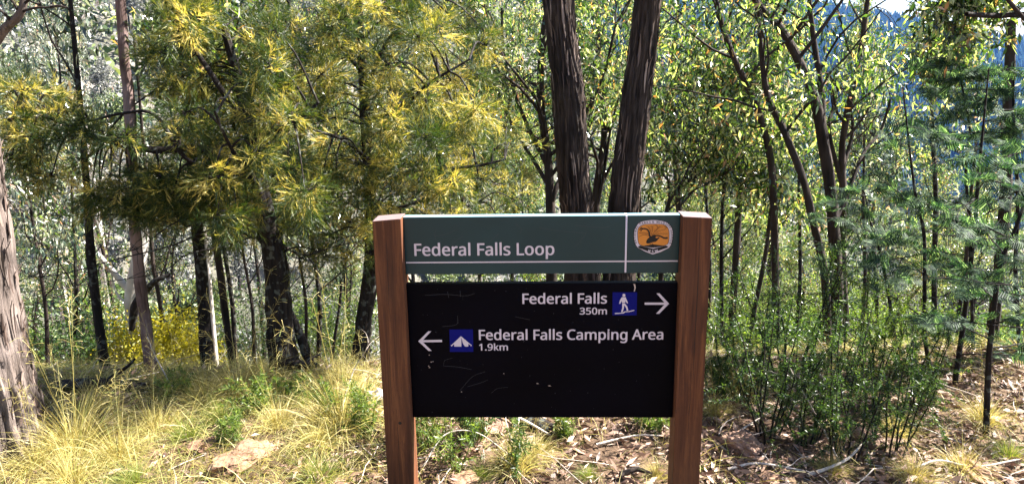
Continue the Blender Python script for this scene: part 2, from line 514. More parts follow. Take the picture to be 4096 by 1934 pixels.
def gum_leaves(tips, n, rs, Ls=(.045, .08), spread=.10, wf=.25, down=.5, cull=None, clump=1):
    if clump < 1 and len(tips) > 6:      # leaves sit in tufts at some of the twigs, the rest are bare
        k_ = rs.permutation(len(tips))[:max(5, int(len(tips) * clump))]
        T = np.concatenate([tips[i] for i in k_])
    else:
        T = np.concatenate(tips)
    if cull is not None:      # leaf tips above the frame are thinned out to let sunlight in
        W_ = T + np.asarray(cull)[None, :] * 0
        hi = W_[:, 2] > 1.62 + .084 * W_[:, 1] + .25
        T = T[(~hi) | (rs.uniform(0, 1, len(T)) < .10)]
        if len(T) < 3: T = W_
        n = max(50, int(n * min(1, len(T) / len(W_) * 1.25)))
    idx = rs.randint(0, len(T), n)
    P = T[idx] + rs.normal(size=(n, 3)) * spread
    D = nrm(rs.normal(size=(n, 3)) * .55 + np.array([0, 0, -down]))
    L = rs.uniform(*Ls, n)
    return blades(P, D, L, L * wf * rs.uniform(.8, 1.3, n), .08, rs)

def gum(name, base, path, rads, label, cat='tree', group=None, f0=.35, nl=14, L=1.2, sub=4, nleaf=5000, bark=M_REDB, leaf=M_GUM,
        seed=0, sides=12, samples=40, rough=.12, ridges=0, Ls=(.045, .08), el=(25, 60), spread=.075, wf=.25, extra=None, smooth=True, cull=True, clump=.36, strips=0):
    """path: list of world points of the trunk (base first)"""
    rs = np.random.RandomState(seed)
    root = empty(name, base); tag(root, label, cat, group)
    tp = catmull(path, samples); tr = np.interp(np.linspace(0, 1, samples), np.linspace(0, 1, len(rads)), rads)
    V, F = tube(tp, tr, sides, rough, seed, ridges)
    mesh('trunk', V, [F], bark, root, smooth, base)
    if strips:       # peeling strips of fibrous bark standing off the trunk
        mb = MB(); q_ = MB()
        for k in range(strips):
            i = rs.randint(2, samples - 12); ln = rs.randint(4, 12); th = rs.uniform(0, 2 * PI); wd = rs.uniform(.003, .009)
            seg_ = tp[i:i + ln + 1:2]; rr_ = tr[i:i + ln + 1:2]; T_ = nrm(seg_[-1] - seg_[0])
            A_ = nrm(np.cross(T_, np.array([.31, .95, .05]))); B_ = np.cross(T_, A_)
            m_ = len(seg_); t_ = np.linspace(0, 1, m_); an = th + (rs.uniform(-.12, .12)) * t_
            off = rr_ * 1.035 + .002 + rs.uniform(0, .012) * (2 * t_ - 1) ** 4 + rs.uniform(0, .02) * t_ ** 6
            O_ = np.cos(an)[:, None] * A_ + np.sin(an)[:, None] * B_; S_ = np.cross(T_, O_)
            c_ = seg_ + O_ * off[:, None]; w_ = (wd * np.sin(PI * np.clip(t_, .08, .92)))[:, None]
            V_ = np.concatenate([c_ - S_ * w_, c_ + O_ * .003, c_ + S_ * w_])
            F_ = np.array([[a_ + e_ * m_, a_ + 1 + e_ * m_, a_ + 1 + (e_ + 1) * m_, a_ + (e_ + 1) * m_] for e_ in (0, 1) for a_ in range(m_ - 1)])
            mb.add(V_, F_)
        mb.build('bark_strips', M_STRIP, root, False, base)['kind'] = 'stuff'
    tips = []
    if extra:
        for (pts, ra, rb) in extra:
            lp = catmull(pts, 16)
            V, F = tube(lp, np.linspace(ra, rb, 16), 8, .1, seed + 3)
            mesh('limb', V, [F], bark, root, True, base)
            if nl:
                t2 = MB(); tt = []
                crown_branches(lp, np.linspace(ra, rb, 16), .3, max(3, nl // 3), L * .6, rs, t2, tt, sub)
                if tt and nleaf:
                    t2.build('branches', bark, root, True, base)
                    tips += tt
    if nl:
        tw = MB()
        crown_branches(tp, tr, f0, nl, L, rs, tw, tips, sub, el=el)
        tw.build('branches', bark, root, True, base)
    if nleaf and tips:
        V, F = gum_leaves(tips, nleaf, rs, Ls, spread, wf, cull=(0, 0, 0) if cull else None, clump=clump)
        nl_ = len(F); mesh('crown', V, [F], leaf, root, False, base)
    return root

# hillside trees: a few kinds, then copies
def hill_tree(kind, seed):
    rs = np.random.RandomState(seed)
    root = empty('hillside_tree', (0, 0, 0))
    h = rs.uniform(5, 7)
    P = catmull([(0, 0, -.4), (rs.uniform(-.3, .3), rs.uniform(-.3, .3), h * .5), (rs.uniform(-.6, .6), rs.uniform(-.6, .6), h * .8)], 8)
    mat = M_PALEB if kind == 2 else M_REDB
    mesh('trunk', *(lambda t: (t[0], [t[1]]))(tube(P, np.linspace(.14, .05, 8), 6)), mat, root, True)
    tw = MB(); tips = []
    crown_branches(P, np.linspace(.14, .05, 8), .3, 9, 2.0, rs, tw, tips, 4)
    tw.build('branches', mat if kind else M_REDB, root, True)
    n = [3600, 2600, 900][kind]
    T = np.concatenate(tips); c = T[rs.randint(0, len(T), n)] + rs.normal(size=(n, 3)) * np.array([.35, .35, .28])
    V, F = blades(c, nrm(rs.normal(size=(n, 3)) + np.array([0, 0, -.3])), rs.uniform(.18, .42, n), rs.uniform(.07, .16, n), 0, rs)
    mesh('crown', V, [F], [M_FAR, M_FARG, M_FARG][kind], root)
    return root
HK = [[hill_tree(0, 1), hill_tree(0, 2), hill_tree(0, 3)], [hill_tree(1, 4), hill_tree(1, 5)], [hill_tree(2, 6)]]
HL = ['green rounded gum growing on the hillside across the gully', 'grey scrubby tree growing on the pale hillside across the gully', 'bare pale-limbed tree standing on the hillside across the gully']
HG = ['green gums on the opposite hillside', 'grey scrub trees on the opposite hillside', 'pale bare trees on the opposite hillside']
def hillside():
    rs = np.random.RandomState(21); pts = []
    used = set(); n = 0
    while n < 285:
        th = rs.uniform(-42, 42); rr = 24 + 130 * rs.uniform(0, 1) ** .9
        x, y = rr * math.sin(R(th)), rr * math.cos(R(th))
        if any((x - a) ** 2 + (y - b) ** 2 < (2.2 + rr * .018) ** 2 for a, b in pts): continue
        pts.append((x, y)); n += 1
        left = th < -8
        k = rs.choice(3, p=[.30, .52, .18] if left else [.72, .22, .06])
        v = rs.randint(0, len(HK[k])); src = HK[k][v]
        if (k, v) not in used: o = src; used.add((k, v))
        else: o = copy_tree(src)
        o.location = (x, y, g1(x, y) - .1); o.rotation_euler = (0, 0, rs.uniform(0, 6.28))
        s_ = rs.uniform(.6, 1.15) * (.75 if rr < 40 else 1); o.scale = (s_, s_, s_ * rs.uniform(.8, 1.1))
        zone = ['at the far left', 'behind the golden trees', 'behind the sign', 'right of the sign', 'at the far right'][int(np.digitize(th, [-24, -6, 10, 24]))]
        band = ['low on', 'midway up', 'high on'][int(np.digitize(rr, [60, 105]))]
        tag(o, ['green rounded gum', 'grey scrubby tree', 'bare pale-limbed tree'][k] + f' {band} the hillside across the gully, {zone}', 'tree', HG[k])
hillside()
def scrub(name, label, n, size, thr, mat, seed, nq=26):
    rs = np.random.RandomState(seed)
    th = rs.uniform(-44, 44, n * 3); rr = 22 + 150 * rs.uniform(0, 1, n * 3) ** .8
    k = rs.uniform(0, 1, n * 3) < np.interp(th, *thr); th, rr = th[k][:n], rr[k][:n]; n = len(th)
    x, y = rr * np.sin(np.radians(th)), rr * np.cos(np.radians(th)); z = gz(x, y)
    s_ = rs.uniform(*size, n) * np.clip(rr / 60, .5, 1.2)
    C = np.repeat(np.stack([x, y, z], -1), nq, 0); S = np.repeat(s_, nq)[:, None]
    D_ = nrm(rs.normal(size=(n * nq, 3)) * np.array([1, 1, .8]) + np.array([0, 0, .35]))
    P = C + D_ * S * rs.uniform(.45, 1, (n * nq, 1)) * np.array([1, 1, .8])
    L = np.repeat(s_, nq) * rs.uniform(.22, .5, n * nq)
    V, F = blades(P, nrm(rs.normal(size=P.shape)), L, L * rs.uniform(.4, .7, n * nq), 0, rs)
    tag(mesh(name, V, [F], mat), label, 'scrub', kind='stuff')
scrub('hillside_scrub', 'grey heathy scrub covering the slope across the gully', 4200, (.7, 1.7), ([-44, -8, 5, 44], [1, .9, .35, .2]), M_FARG, 31)
scrub('hillside_thicket', 'green canopy thicket covering the slope across the gully', 4600, (.8, 2.2), ([-44, -8, 5, 44], [.35, .45, .95, 1]), M_FAR, 32)
# ------------------------------------------------------------------ the sign
YAW = -0.0349
SO = np.array([0.1013, 2.4966, 1.62])          # centre of the posts' front plane at eye height
EX = np.array([math.cos(YAW), math.sin(YAW), 0]); EY = np.array([-math.sin(YAW), math.cos(YAW), 0]); EZ = np.array([0, 0, 1.0])
GAP, PW, PD, REC = 0.978, 0.1, 0.1, 0.045
ZT, ZA, ZB, ZC, ZD = -.5105, -.514, -.7255, -.761, -1.287

def loc(px, py, yoff=REC):
    """picture position (4096 frame) -> (x, z) on the sign's plane at depth yoff, in the sign's own axes"""
    X, Y = px - IW / 2, py - IH / 2
    d = cr * X - cu * Y + fw * FPX
    o = EYE - SO
    t = (yoff - o @ EY) / (d @ EY)
    p = o + d * t
    return float(p @ EX), float(p[2])

def woodmat():
    m, nt = newmat('hardwood')
    tc = N(nt, 'ShaderNodeTexCoord')
    mp = N(nt, 'ShaderNodeMapping'); mp.inputs['Scale'].default_value = (30, 30, 1.3)
    nt.links.new(tc.outputs['Object'], mp.inputs[0])
    nz = N(nt, 'ShaderNodeTexNoise', i_Scale=1.4, i_Detail=8.0, i_Roughness=0.7, i_Distortion=0.8)
    nt.links.new(mp.outputs[0], nz.inputs['Vector'])
    c = ramp(nt, nz.outputs[0], [(0.30, (.020, .006, .003)), (0.5, (.095, .031, .011)), (0.72, (.22, .082, .028))])
    n2 = N(nt, 'ShaderNodeTexNoise', i_Scale=3.0, i_Detail=5.0)
    nt.links.new(tc.outputs['Object'], n2.inputs['Vector'])
    c = mix(nt, ramp(nt, n2.outputs[0], [(0.42, (0, 0, 0)), (0.68, (.55, .55, .55))]), c, (.12, .050, .022))
    # fine short pores
    mp2 = N(nt, 'ShaderNodeMapping'); mp2.inputs['Scale'].default_value = (260, 260, 22)
    nt.links.new(tc.outputs['Object'], mp2.inputs[0])
    n3 = N(nt, 'ShaderNodeTexNoise', i_Scale=1.0, i_Detail=2.0)
    nt.links.new(mp2.outputs[0], n3.inputs['Vector'])
    c = mix(nt, ramp(nt, n3.outputs[0], [(0.30, (.9, .9, .9)), (0.42, (0, 0, 0))]), c, (.07, .025, .012))
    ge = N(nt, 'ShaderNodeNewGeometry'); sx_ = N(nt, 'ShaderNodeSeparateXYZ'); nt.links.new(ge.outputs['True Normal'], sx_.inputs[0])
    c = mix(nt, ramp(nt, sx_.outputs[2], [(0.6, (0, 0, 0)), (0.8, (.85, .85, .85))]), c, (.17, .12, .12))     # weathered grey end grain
    p = N(nt, 'ShaderNodeBsdfPrincipled', i_Roughness=0.75)
    p.inputs['Specular IOR Level'].default_value = 0.3
    nt.links.new(c, p.inputs['Base Color'])
    b = N(nt, 'ShaderNodeBump', i_Strength=0.5, i_Distance=0.004)
    nt.links.new(nz.outputs[0], b.inputs['Height']); nt.links.new(b.outputs[0], p.inputs['Normal'])
    o = N(nt, 'ShaderNodeOutputMaterial'); nt.links.new(p.outputs[0], o.inputs[0])
    return m
M_WOOD = woodmat()
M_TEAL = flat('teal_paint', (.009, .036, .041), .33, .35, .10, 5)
# sun and sky glare painted as pale blue into the header's upward faces
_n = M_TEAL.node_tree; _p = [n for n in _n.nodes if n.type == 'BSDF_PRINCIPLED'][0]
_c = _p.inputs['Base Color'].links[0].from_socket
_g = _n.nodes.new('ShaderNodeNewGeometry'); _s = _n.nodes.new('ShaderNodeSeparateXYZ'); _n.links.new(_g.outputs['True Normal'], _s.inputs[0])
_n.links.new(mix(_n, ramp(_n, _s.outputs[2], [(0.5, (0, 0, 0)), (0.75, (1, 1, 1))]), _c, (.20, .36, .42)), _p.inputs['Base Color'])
M_BLACK = flat('black_vinyl', (.0012, .001, .003), .5, .05, .3, 3)
M_WHITE = flat('white_film', (.62, .54, .58), .6, .2)
M_BLUE = flat('blue_film', (.001, .003, .13), .6, .12)
M_ORANGE = flat('orange_film', (.62, .22, .028), .45, .4)
M_INK = flat('black_ink', (.008, .007, .008), .5, .3)
M_BROWNINK = flat('brown_ink', (.22, .08, .015), .5, .3)
M_SCR = flat('scratch_mark', (.06, .058, .066), .6, .3)
M_DROP = flat('dried_mud', (.50, .38, .32), .9, .2)

sign = empty('trail_sign', SO + EZ * (-1.62), YAW)
tag(sign, 'trail sign with green header and black direction board between two reddish timber posts', 'sign')
ZO = 1.62     # sign-local z = z + ZO
def sbox(name, x0, x1, y0, y1, z0, z1, mat, parent, bev=.003, tops=(0, 0), cuts=None):
    """bevelled box in sign-local axes; tops lowers the two top corners on the left / right side"""
    import bmesh
    bm = bmesh.new()
    vs = []
    for z in (z0, z1):
        for (x, y) in ((x0, y0), (x1, y0), (x1, y1), (x0, y1)):
            dz = 0
            if z == z1: dz = -tops[0] if x == x0 else -tops[1]
            vs.append(bm.verts.new((x, y, z + ZO + dz)))
    for f in ((3, 2, 1, 0), (4, 5, 6, 7), (0, 1, 5, 4), (1, 2, 6, 5), (2, 3, 7, 6), (3, 0, 4, 7)):
        bm.faces.new([vs[i] for i in f])
    bmesh.ops.bevel(bm, geom=list(bm.edges), offset=bev, segments=2, affect='EDGES', profile=.7)
    me = bpy.data.meshes.new(name); bm.to_mesh(me); bm.free()
    me.materials.append(mat)
    o = bpy.data.objects.new(name, me); COL.objects.link(o); o.parent = parent
    return o
h = GAP / 2
for sx in (-1, 1):
    x0, x1 = (-h - PW, -h) if sx < 0 else (h, h + PW)
    p = sbox('post', x0, x1, 0, PD, -1.62 - .25, ZT, M_WOOD, sign, .004, (.008, 0) if sx < 0 else (0, .006))
    # drying cracks and a knot hole, cut as thin dark slivers standing in the face
    ck = MB(); rs = np.random.RandomState(4 + sx)
    cracks = ([(x0 + .045, ZT - .08, .30, .0018), (x0 + .035, -.98, .26, .0014), (x0 + .05, -1.28, .3, .0014)] if sx < 0 else
              [(x0 + .058, ZT - .0, .62, .0022), (x0 + .052, -1.05, .32, .0013)])
    for (cx_, zt_, L_, wd_) in cracks:
        n = 14; t = np.linspace(0, 1, n)
        xx = cx_ + np.cumsum(rs.normal(size=n)) * .0007; ww = wd_ * np.sin(PI * np.clip(t, .03, .97)) ** .5
        zz = zt_ - t * L_
        V = np.concatenate([np.stack([xx - ww / 2, np.full(n, -.0006), zz + ZO], -1), np.stack([xx + ww / 2, np.full(n, -.0006), zz + ZO], -1)])
        F = np.array([[k, k + 1, n + k + 1, n + k] for k in range(n - 1)])
        ck.add(V, F)
    if sx < 0:
        a = np.linspace(0, 2 * PI, 12, endpoint=False)
        kx, kz = loc(1600, 1690, 0)
        V = np.stack([kx + .0065 * np.cos(a), np.full(12, -.0008), kz + ZO + .006 * np.sin(a)], -1)
        V = np.vstack([V, [[kx, -.0008, kz + ZO]]]); ck.add(V, np.array([[k, (k + 1) % 12, 12] for k in range(12)]))
    ck.build('crack', M_INK, p)

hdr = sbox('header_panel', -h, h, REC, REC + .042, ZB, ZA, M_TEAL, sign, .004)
drp = sbox('direction_panel', -h, h, REC + .001, REC + .030, ZD, ZC, M_BLACK, sign, .003)

GL = json.loads('''{" ":[0],"&":[587,[244,581,284,578,318,567,345,549,366,524,378,494,383,458,374,411,350,372,313,338,268,308,423,159,457,216,479,286,550,286,518,191,496,150,468,114,585,0,490,0,420,67,366,28,303,2,223,-8,171,-4,127,10,91,32,65,63,48,102,43,149,46,187,57,220,75,248,100,273,166,318,133,358,107,403,96,456,101,493,114,524,135,548,165,567,201,578],[209,273,159,239,128,201,119,178,116,152,124,112,146,81,181,61,225,55,273,59,314,71,375,111],[241,524,211,519,186,506,171,485,165,457,169,429,180,404,225,350,265,376,292,401,308,428,313,458,308,484,294,505,271,519]],".":[215,[58,43,61,69,72,85,88,94,107,97,126,94,142,85,153,69,157,43,153,18,142,2,126,-8,107,-11,88,-8,72,2,61,18]],"0":[459,[419,287,409,163,395,112,376,70,349,37,316,12,276,-3,229,-8,170,1,122,27,86,70,60,129,51,163,44,201,41,243,39,287,40,332,44,373,50,411,58,446,83,504,119,547,167,573,229,581,287,573,335,547,372,504,399,446,408,411,414,373,418,332],[110,287,111,249,113,215,116,184,121,156,137,111,159,78,190,59,229,52,268,59,298,78,320,110,336,156,341,184,345,215,347,249,348,287,347,325,345,359,341,390,336,417,320,463,298,495,268,515,229,521,190,515,159,495,137,463,121,417,116,390,113,359,111,325]],"1":[459,[285,0,216,0,216,400,216,439,217,470,219,499,196,477,169,455,108,405,71,452,226,573,285,573]],"3":[459,[395,439,392,403,381,372,363,347,340,326,310,311,277,302,277,298,337,283,379,255,405,214,413,163,407,116,390,74,360,40,318,14,292,4,263,-3,230,-7,193,-8,110,-1,36,23,36,89,114,61,194,51,260,59,305,81,331,117,339,164,335,197,320,223,297,242,265,255,226,263,179,265,123,265,123,326,180,326,223,329,259,339,286,356,307,377,319,404,323,434,316,471,295,498,262,516,219,521,164,515,117,498,75,473,39,521,73,544,115,563,163,576,218,581,260,578,296,571,327,558,352,540,384,495]],"5":[459,[221,351,275,346,322,331,361,307,389,274,407,232,413,183,407,128,387,81,356,43,314,15,261,-2,199,-8,116,0,51,23,51,90,121,62,200,52,239,55,274,65,302,82,323,106,336,137,341,176,332,225,306,262,262,284,197,292,146,288,99,280,64,302,86,573,373,573,373,508,146,508,132,342,169,348]],"9":[459,[417,328,410,231,387,139,366,99,340,63,306,33,265,11,214,-3,154,-8,117,-6,82,0,82,60,115,53,152,50,204,54,245,68,278,90,303,118,322,153,334,192,346,281,341,281,310,247,266,223,204,214,158,219,118,235,85,260,61,294,45,336,40,387,46,443,63,491,90,529,127,557,171,575,223,581,262,577,299,565,332,545,361,518,384,483,402,439,413,388],[223,521,178,513,142,488,118,447,110,388,117,339,137,301,171,277,220,269,256,273,286,285,311,303,330,325,342,349,346,374,338,426,315,474,277,508,252,518]],"A":[512,[437,0,368,177,141,177,73,0,0,0,224,575,289,575,512,0],[282,415,274,438,263,473,255,500,247,468,238,438,230,415,165,241,346,241]],"C":[507,[323,517,280,513,241,502,206,482,178,456,155,423,139,383,129,337,125,286,126,252,131,220,138,191,147,164,175,117,213,83,262,62,322,55,394,62,460,78,460,15,393,-2,312,-8,270,-6,232,1,197,12,166,28,139,48,115,72,95,99,78,131,65,165,56,203,51,244,49,287,50,319,53,349,59,378,67,406,89,456,120,499,159,534,206,559,261,575,324,581,409,572,482,547,453,486,394,508]],"D":[585,[536,292,534,246,528,203,516,165,501,131,481,100,457,74,430,51,399,33,364,18,325,8,283,2,237,0,78,0,78,573,254,573,296,571,335,565,371,555,404,540,434,523,460,501,483,475,502,446,517,413,528,377,534,336],[460,289,459,326,454,359,446,388,435,415,404,457,361,487,308,505,244,511,150,511,150,62,228,62,282,65,329,76,369,94,402,119,428,151,446,190,457,236]],"E":[446,[398,0,78,0,78,573,398,573,398,509,150,509,150,330,383,330,383,268,150,268,150,63,398,63]],"F":[416,[150,0,78,0,78,573,398,573,398,509,150,509,150,306,383,306,383,243,150,243]],"I":[272,[239,0,32,0,32,42,99,57,99,515,32,531,32,573,239,573,239,531,172,515,172,57,239,42]],"K":[496,[496,0,411,0,209,273,150,222,150,0,78,0,78,573,150,573,150,290,199,345,249,399,403,573,488,573,261,323]],"L":[420,[78,0,78,573,150,573,150,64,400,64,400,0]],"N":[609,[532,0,447,0,141,476,138,476,141,432,143,378,144,320,144,0,78,0,78,573,161,573,467,99,470,99,468,137,466,193,464,249,464,573,532,573]],"O":[626,[577,287,576,255,573,224,568,194,561,166,540,116,510,73,473,38,428,13,375,-3,314,-8,251,-3,196,13,151,39,114,73,85,116,65,167,58,195,53,224,50,255,49,288,51,331,56,370,65,408,78,442,94,473,114,500,138,524,166,545,197,561,232,572,271,579,314,581,356,579,393,572,428,561,459,545,486,525,510,501,530,473,547,442,560,408,570,370,576,330],[125,287,126,252,130,220,136,190,145,163,171,117,207,83,255,62,314,55,373,62,420,83,456,117,481,163,490,190,496,220,500,252,501,287,498,338,490,384,476,423,456,457,431,484,398,503,360,514,314,518,255,511,207,490,171,457,145,411,136,384,130,354,126,322]],"P":[485,[229,573,282,570,326,562,363,548,393,528,415,504,431,475,441,442,444,404,433,336,417,306,395,278,364,255,324,238,275,227,216,223,150,223,150,0,78,0,78,573],[223,511,150,511,150,285,208,285,258,288,298,296,330,311,352,334,365,363,370,401,361,449,334,484,289,504]],"R":[499,[236,573,301,568,353,555,393,532,422,500,439,460,444,410,440,368,427,334,408,306,385,285,330,257,487,0,403,0,264,237,150,237,150,0,78,0,78,573],[232,510,150,510,150,298,236,298,296,304,338,325,362,359,370,407,366,440,355,467,336,486,310,500,275,507]],"S":[440,[403,153,396,106,378,66,348,35,307,11,257,-3,198,-8,137,-5,83,4,41,19,41,88,113,65,201,55,240,57,273,66,298,79,316,98,327,120,330,147,327,173,318,194,302,213,277,230,196,265,131,294,85,330,57,375,48,435,54,477,71,513,99,542,136,563,180,576,231,581,318,572,389,549,366,487,302,508,229,517,196,515,169,507,148,494,133,478,124,457,121,434,124,407,133,386,149,367,172,351,246,318,332,279,362,255,385,228,398,194]],"T":[446,[259,0,187,0,187,509,8,509,8,573,437,573,437,509,259,509]],"V":[481,[481,573,277,0,204,0,0,573,75,573,204,205,220,160,231,119,241,80,250,119,262,161,277,207,405,573]],"W":[746,[735,573,583,0,510,0,399,375,389,410,380,443,373,471,370,488,367,471,361,443,352,409,342,373,234,0,161,0,10,573,85,573,174,223,183,186,190,151,196,118,201,87,206,119,213,154,222,191,232,227,333,573,407,573,512,225,523,187,532,151,538,117,544,87,550,129,560,175,572,224,660,573]],"X":[470,[467,0,385,0,233,249,79,0,3,0,193,298,15,573,95,573,236,348,377,573,453,573,276,300]],"a":[450,[231,437,268,435,299,428,326,418,347,403,376,358,385,293,385,0,334,0,320,61,317,61,279,22,234,-1,172,-8,136,-5,103,6,75,23,55,48,41,80,37,119,50,176,87,219,116,234,152,245,194,253,243,257,316,259,316,285,310,330,293,359,265,375,227,380,163,370,106,347,84,400,151,426],[252,208,184,200,141,182,118,155,110,119,115,87,132,66,157,53,188,49,238,56,279,79,306,117,315,172,315,210]],"d":[493,[221,-8,182,-5,148,6,118,23,92,48,71,79,56,117,47,162,44,214,47,266,56,311,71,350,93,381,119,406,149,424,183,434,221,438,280,429,323,407,354,374,359,374,356,405,354,438,354,609,425,609,425,0,368,0,358,58,354,58,323,24,279,1],[232,51,290,60,328,88,348,135,355,200,355,213,354,251,349,284,340,313,329,336,291,369,231,379,181,368,146,334,133,309,124,281,119,249,117,213,119,176,124,144,133,116,146,93,181,61]],"e":[452,[234,438,286,432,329,414,364,385,390,346,406,299,411,244,411,201,117,201,127,137,154,90,197,62,254,52,327,60,392,82,392,20,327,-1,251,-8,194,-2,143,17,101,48,70,91,59,117,51,146,46,177,44,212,46,246,50,277,57,306,68,333,96,378,134,411,181,431],[233,380,188,372,154,348,130,309,119,257,338,257,335,292,326,322,312,346,292,364,266,376]],"g":[493,[221,438,261,434,297,422,329,402,355,373,359,373,369,430,425,430,425,-7,420,-63,404,-109,378,-146,341,-172,293,-187,233,-192,147,-186,78,-165,78,-100,149,-125,237,-134,286,-126,324,-101,347,-63,355,-13,355,4,356,32,358,57,354,57,329,28,299,8,263,-4,221,-8,182,-4,147,7,117,25,91,51,70,83,56,121,47,164,44,214,47,263,56,306,70,344,91,377,117,404,147,423,181,434],[230,379,197,374,169,359,147,336,130,303,120,262,117,213,119,176,124,143,134,115,146,92,182,60,232,50,288,58,309,69,326,85,349,131,356,197,356,214,353,267,343,309,326,340,302,362,270,374]],"i":[207,[139,430,139,0,68,0,68,430],[104,591,133,580,142,566,145,546,142,526,133,512,104,501,88,504,75,512,66,526,63,546,66,566,75,580,88,588]],"k":[428,[138,291,137,257,135,221,138,221,152,240,172,264,189,285,326,430,409,430,235,246,421,0,336,0,187,200,138,158,138,0,68,0,68,609,138,609]],"l":[207,[139,0,68,0,68,609,139,609]],"m":[750,[540,438,603,429,649,401,665,379,676,352,683,319,685,280,685,0,615,0,615,277,610,321,594,353,567,372,528,379,474,369,438,342,418,298,411,237,411,0,342,0,342,277,332,333,320,353,303,367,281,376,253,379,215,374,185,360,164,338,150,308,141,269,139,223,139,0,68,0,68,430,125,430,136,371,140,371,173,409,217,431,266,438,312,433,349,420,378,398,398,366,402,366,427,398,461,420,499,433]],"n":[496,[275,438,311,436,343,429,369,417,391,401,409,379,421,352,428,319,431,280,431,0,361,0,361,275,355,321,338,353,308,372,265,379,204,368,166,338,146,289,139,223,139,0,68,0,68,430,125,430,136,371,140,371,175,409,222,431]],"o":[485,[442,216,438,165,428,121,411,82,388,51,359,25,324,7,285,-4,241,-8,200,-4,163,7,129,25,100,51,77,82,59,121,48,165,44,216,46,250,50,282,58,310,68,336,97,380,137,412,186,431,244,438,299,431,347,412,387,380,417,336,428,310,436,282,440,250],[117,216,120,169,130,128,147,95,172,71,203,56,243,51,282,56,314,71,339,95,356,128,366,169,369,216,365,263,355,303,338,335,314,359,282,374,242,379,185,368,147,335,134,311,124,284,119,252]],"p":[493,[273,438,310,434,344,424,374,407,401,383,422,351,437,313,446,268,449,216,448,181,444,148,437,119,427,93,401,49,365,17,322,-2,272,-8,213,1,170,24,139,55,134,55,137,20,139,-16,139,-192,68,-192,68,430,126,430,136,371,139,371,170,405,213,429],[260,379,221,374,190,362,167,342,152,313,142,275,139,229,139,216,142,167,150,126,165,93,188,70,220,55,261,51,297,56,326,72,348,98,364,131,373,171,376,217,374,252,369,283,360,310,348,334,311,367]],"r":[331,[269,438,295,437,319,433,310,368,287,372,264,374,217,363,176,334,149,289,139,229,139,0,68,0,68,430,126,430,134,351,137,351,170,395,214,426,240,435]],"s":[384,[348,119,343,80,327,49,302,24,268,6,226,-4,176,-8,99,-1,42,19,42,83,104,60,178,49,224,53,256,66,274,86,280,112,271,141,239,167,174,196,103,228,76,245,57,266,45,292,41,324,52,372,85,408,109,421,137,430,168,436,202,438,275,430,339,409,315,353,258,372,197,380,159,377,131,366,114,350,108,328,119,298,154,274,219,246,289,215,314,197,333,176,344,150]]}''')
GL[' '] = [208]
GT = {}
def glyph(ch):
    if ch not in GT:
        ps = [np.array(p, float).reshape(-1, 2) / 1000 for p in GL[ch][1:]]
        if not ps: GT[ch] = (np.zeros((0, 2)), [])
        else:
            tri = tessellate_polygon([[Vector((a, b, 0)) for a, b in p] for p in ps])
            GT[ch] = (np.concatenate(ps), [t for t in tri])
    return GT[ch]
CAP = .573
def raw_text(s, bold=.010):
    """vertices in em units with the start at 0; shifted copies thicken the strokes"""
    x = 0; V = []; F = []; n = 0
    for ch in s:
        v, t = glyph(ch)
        if len(t):
            for q, (dx, dy) in enumerate([(0, 0)] + [(bold * math.cos(a), bold * .6 * math.sin(a)) for a in np.linspace(0, 2 * PI, 8, endpoint=False)]):
                V.append(np.stack([v[:, 0] + x + dx, v[:, 1] + dy, np.full(len(v), q * 1.0)], -1))
                F.append(np.array(t) + n); n += len(v)
        x += GL[ch][0] / 1000 + .004
    return np.concatenate(V), np.concatenate(F), x
def text(s, pxl, pxr, pyb_l, pyb_r, pyt, parent, bold=.018, yoff=REC, mat=None, name='lettering'):
    V, F, wd = raw_text(s, bold)
    xa, za = loc(pxl, pyb_l); xb, zb_ = loc(pxr, pyb_r); _, zt_ = loc(pxl, pyt)
    lo, hi = V[:, 0].min(), V[:, 0].max()
    sx = (xb - xa) / (hi - lo); sz = (zt_ - za) / (CAP + bold)
    x0 = 0
    for wd_ in s.split(' '):        # every word is a piece of film of its own
        W_, F_, w1 = raw_text(wd_, bold)
        X = xa + (W_[:, 0] + x0 - lo) * sx
        Z = za + W_[:, 1] * sz
        Y = yoff - .0008 - W_[:, 2] * .00003
        mesh(name, np.stack([X, Y, Z + ZO], -1), [F_], mat or M_WHITE, parent)
        x0 += w1 + .208 + .004
def quadpanel(name, pts, mat, parent, y, faces=None):
    P = [loc(*p) for p in pts]
    V = [(x, y, z + ZO) for x, z in P]
    tri = tessellate_polygon([[Vector((x, z, 0)) for x, z in P]])
    return mesh(name, V, [np.array(tri)], mat, parent)
def strip(name, p0, p1, wpx, mat, parent, y):
    (x0, z0), (x1, z1) = loc(*p0), loc(*p1)
    d = np.array([x1 - x0, z1 - z0]); L = np.linalg.norm(d); d /= L; nn = np.array([-d[1], d[0]]) * wpx * .000885 / 2
    V = [(x0 + nn[0], y, z0 + nn[1] + ZO), (x0 - nn[0], y, z0 - nn[1] + ZO), (x1 - nn[0], y, z1 - nn[1] + ZO), (x1 + nn[0], y, z1 + nn[1] + ZO)]
    return mesh(name, V, [np.array([[0, 1, 2, 3]])], mat, parent)

yf = REC - .0008
text('Federal Falls Loop', 1658, 2217.6, 1021.7, 1019.5, 973.0, hdr)
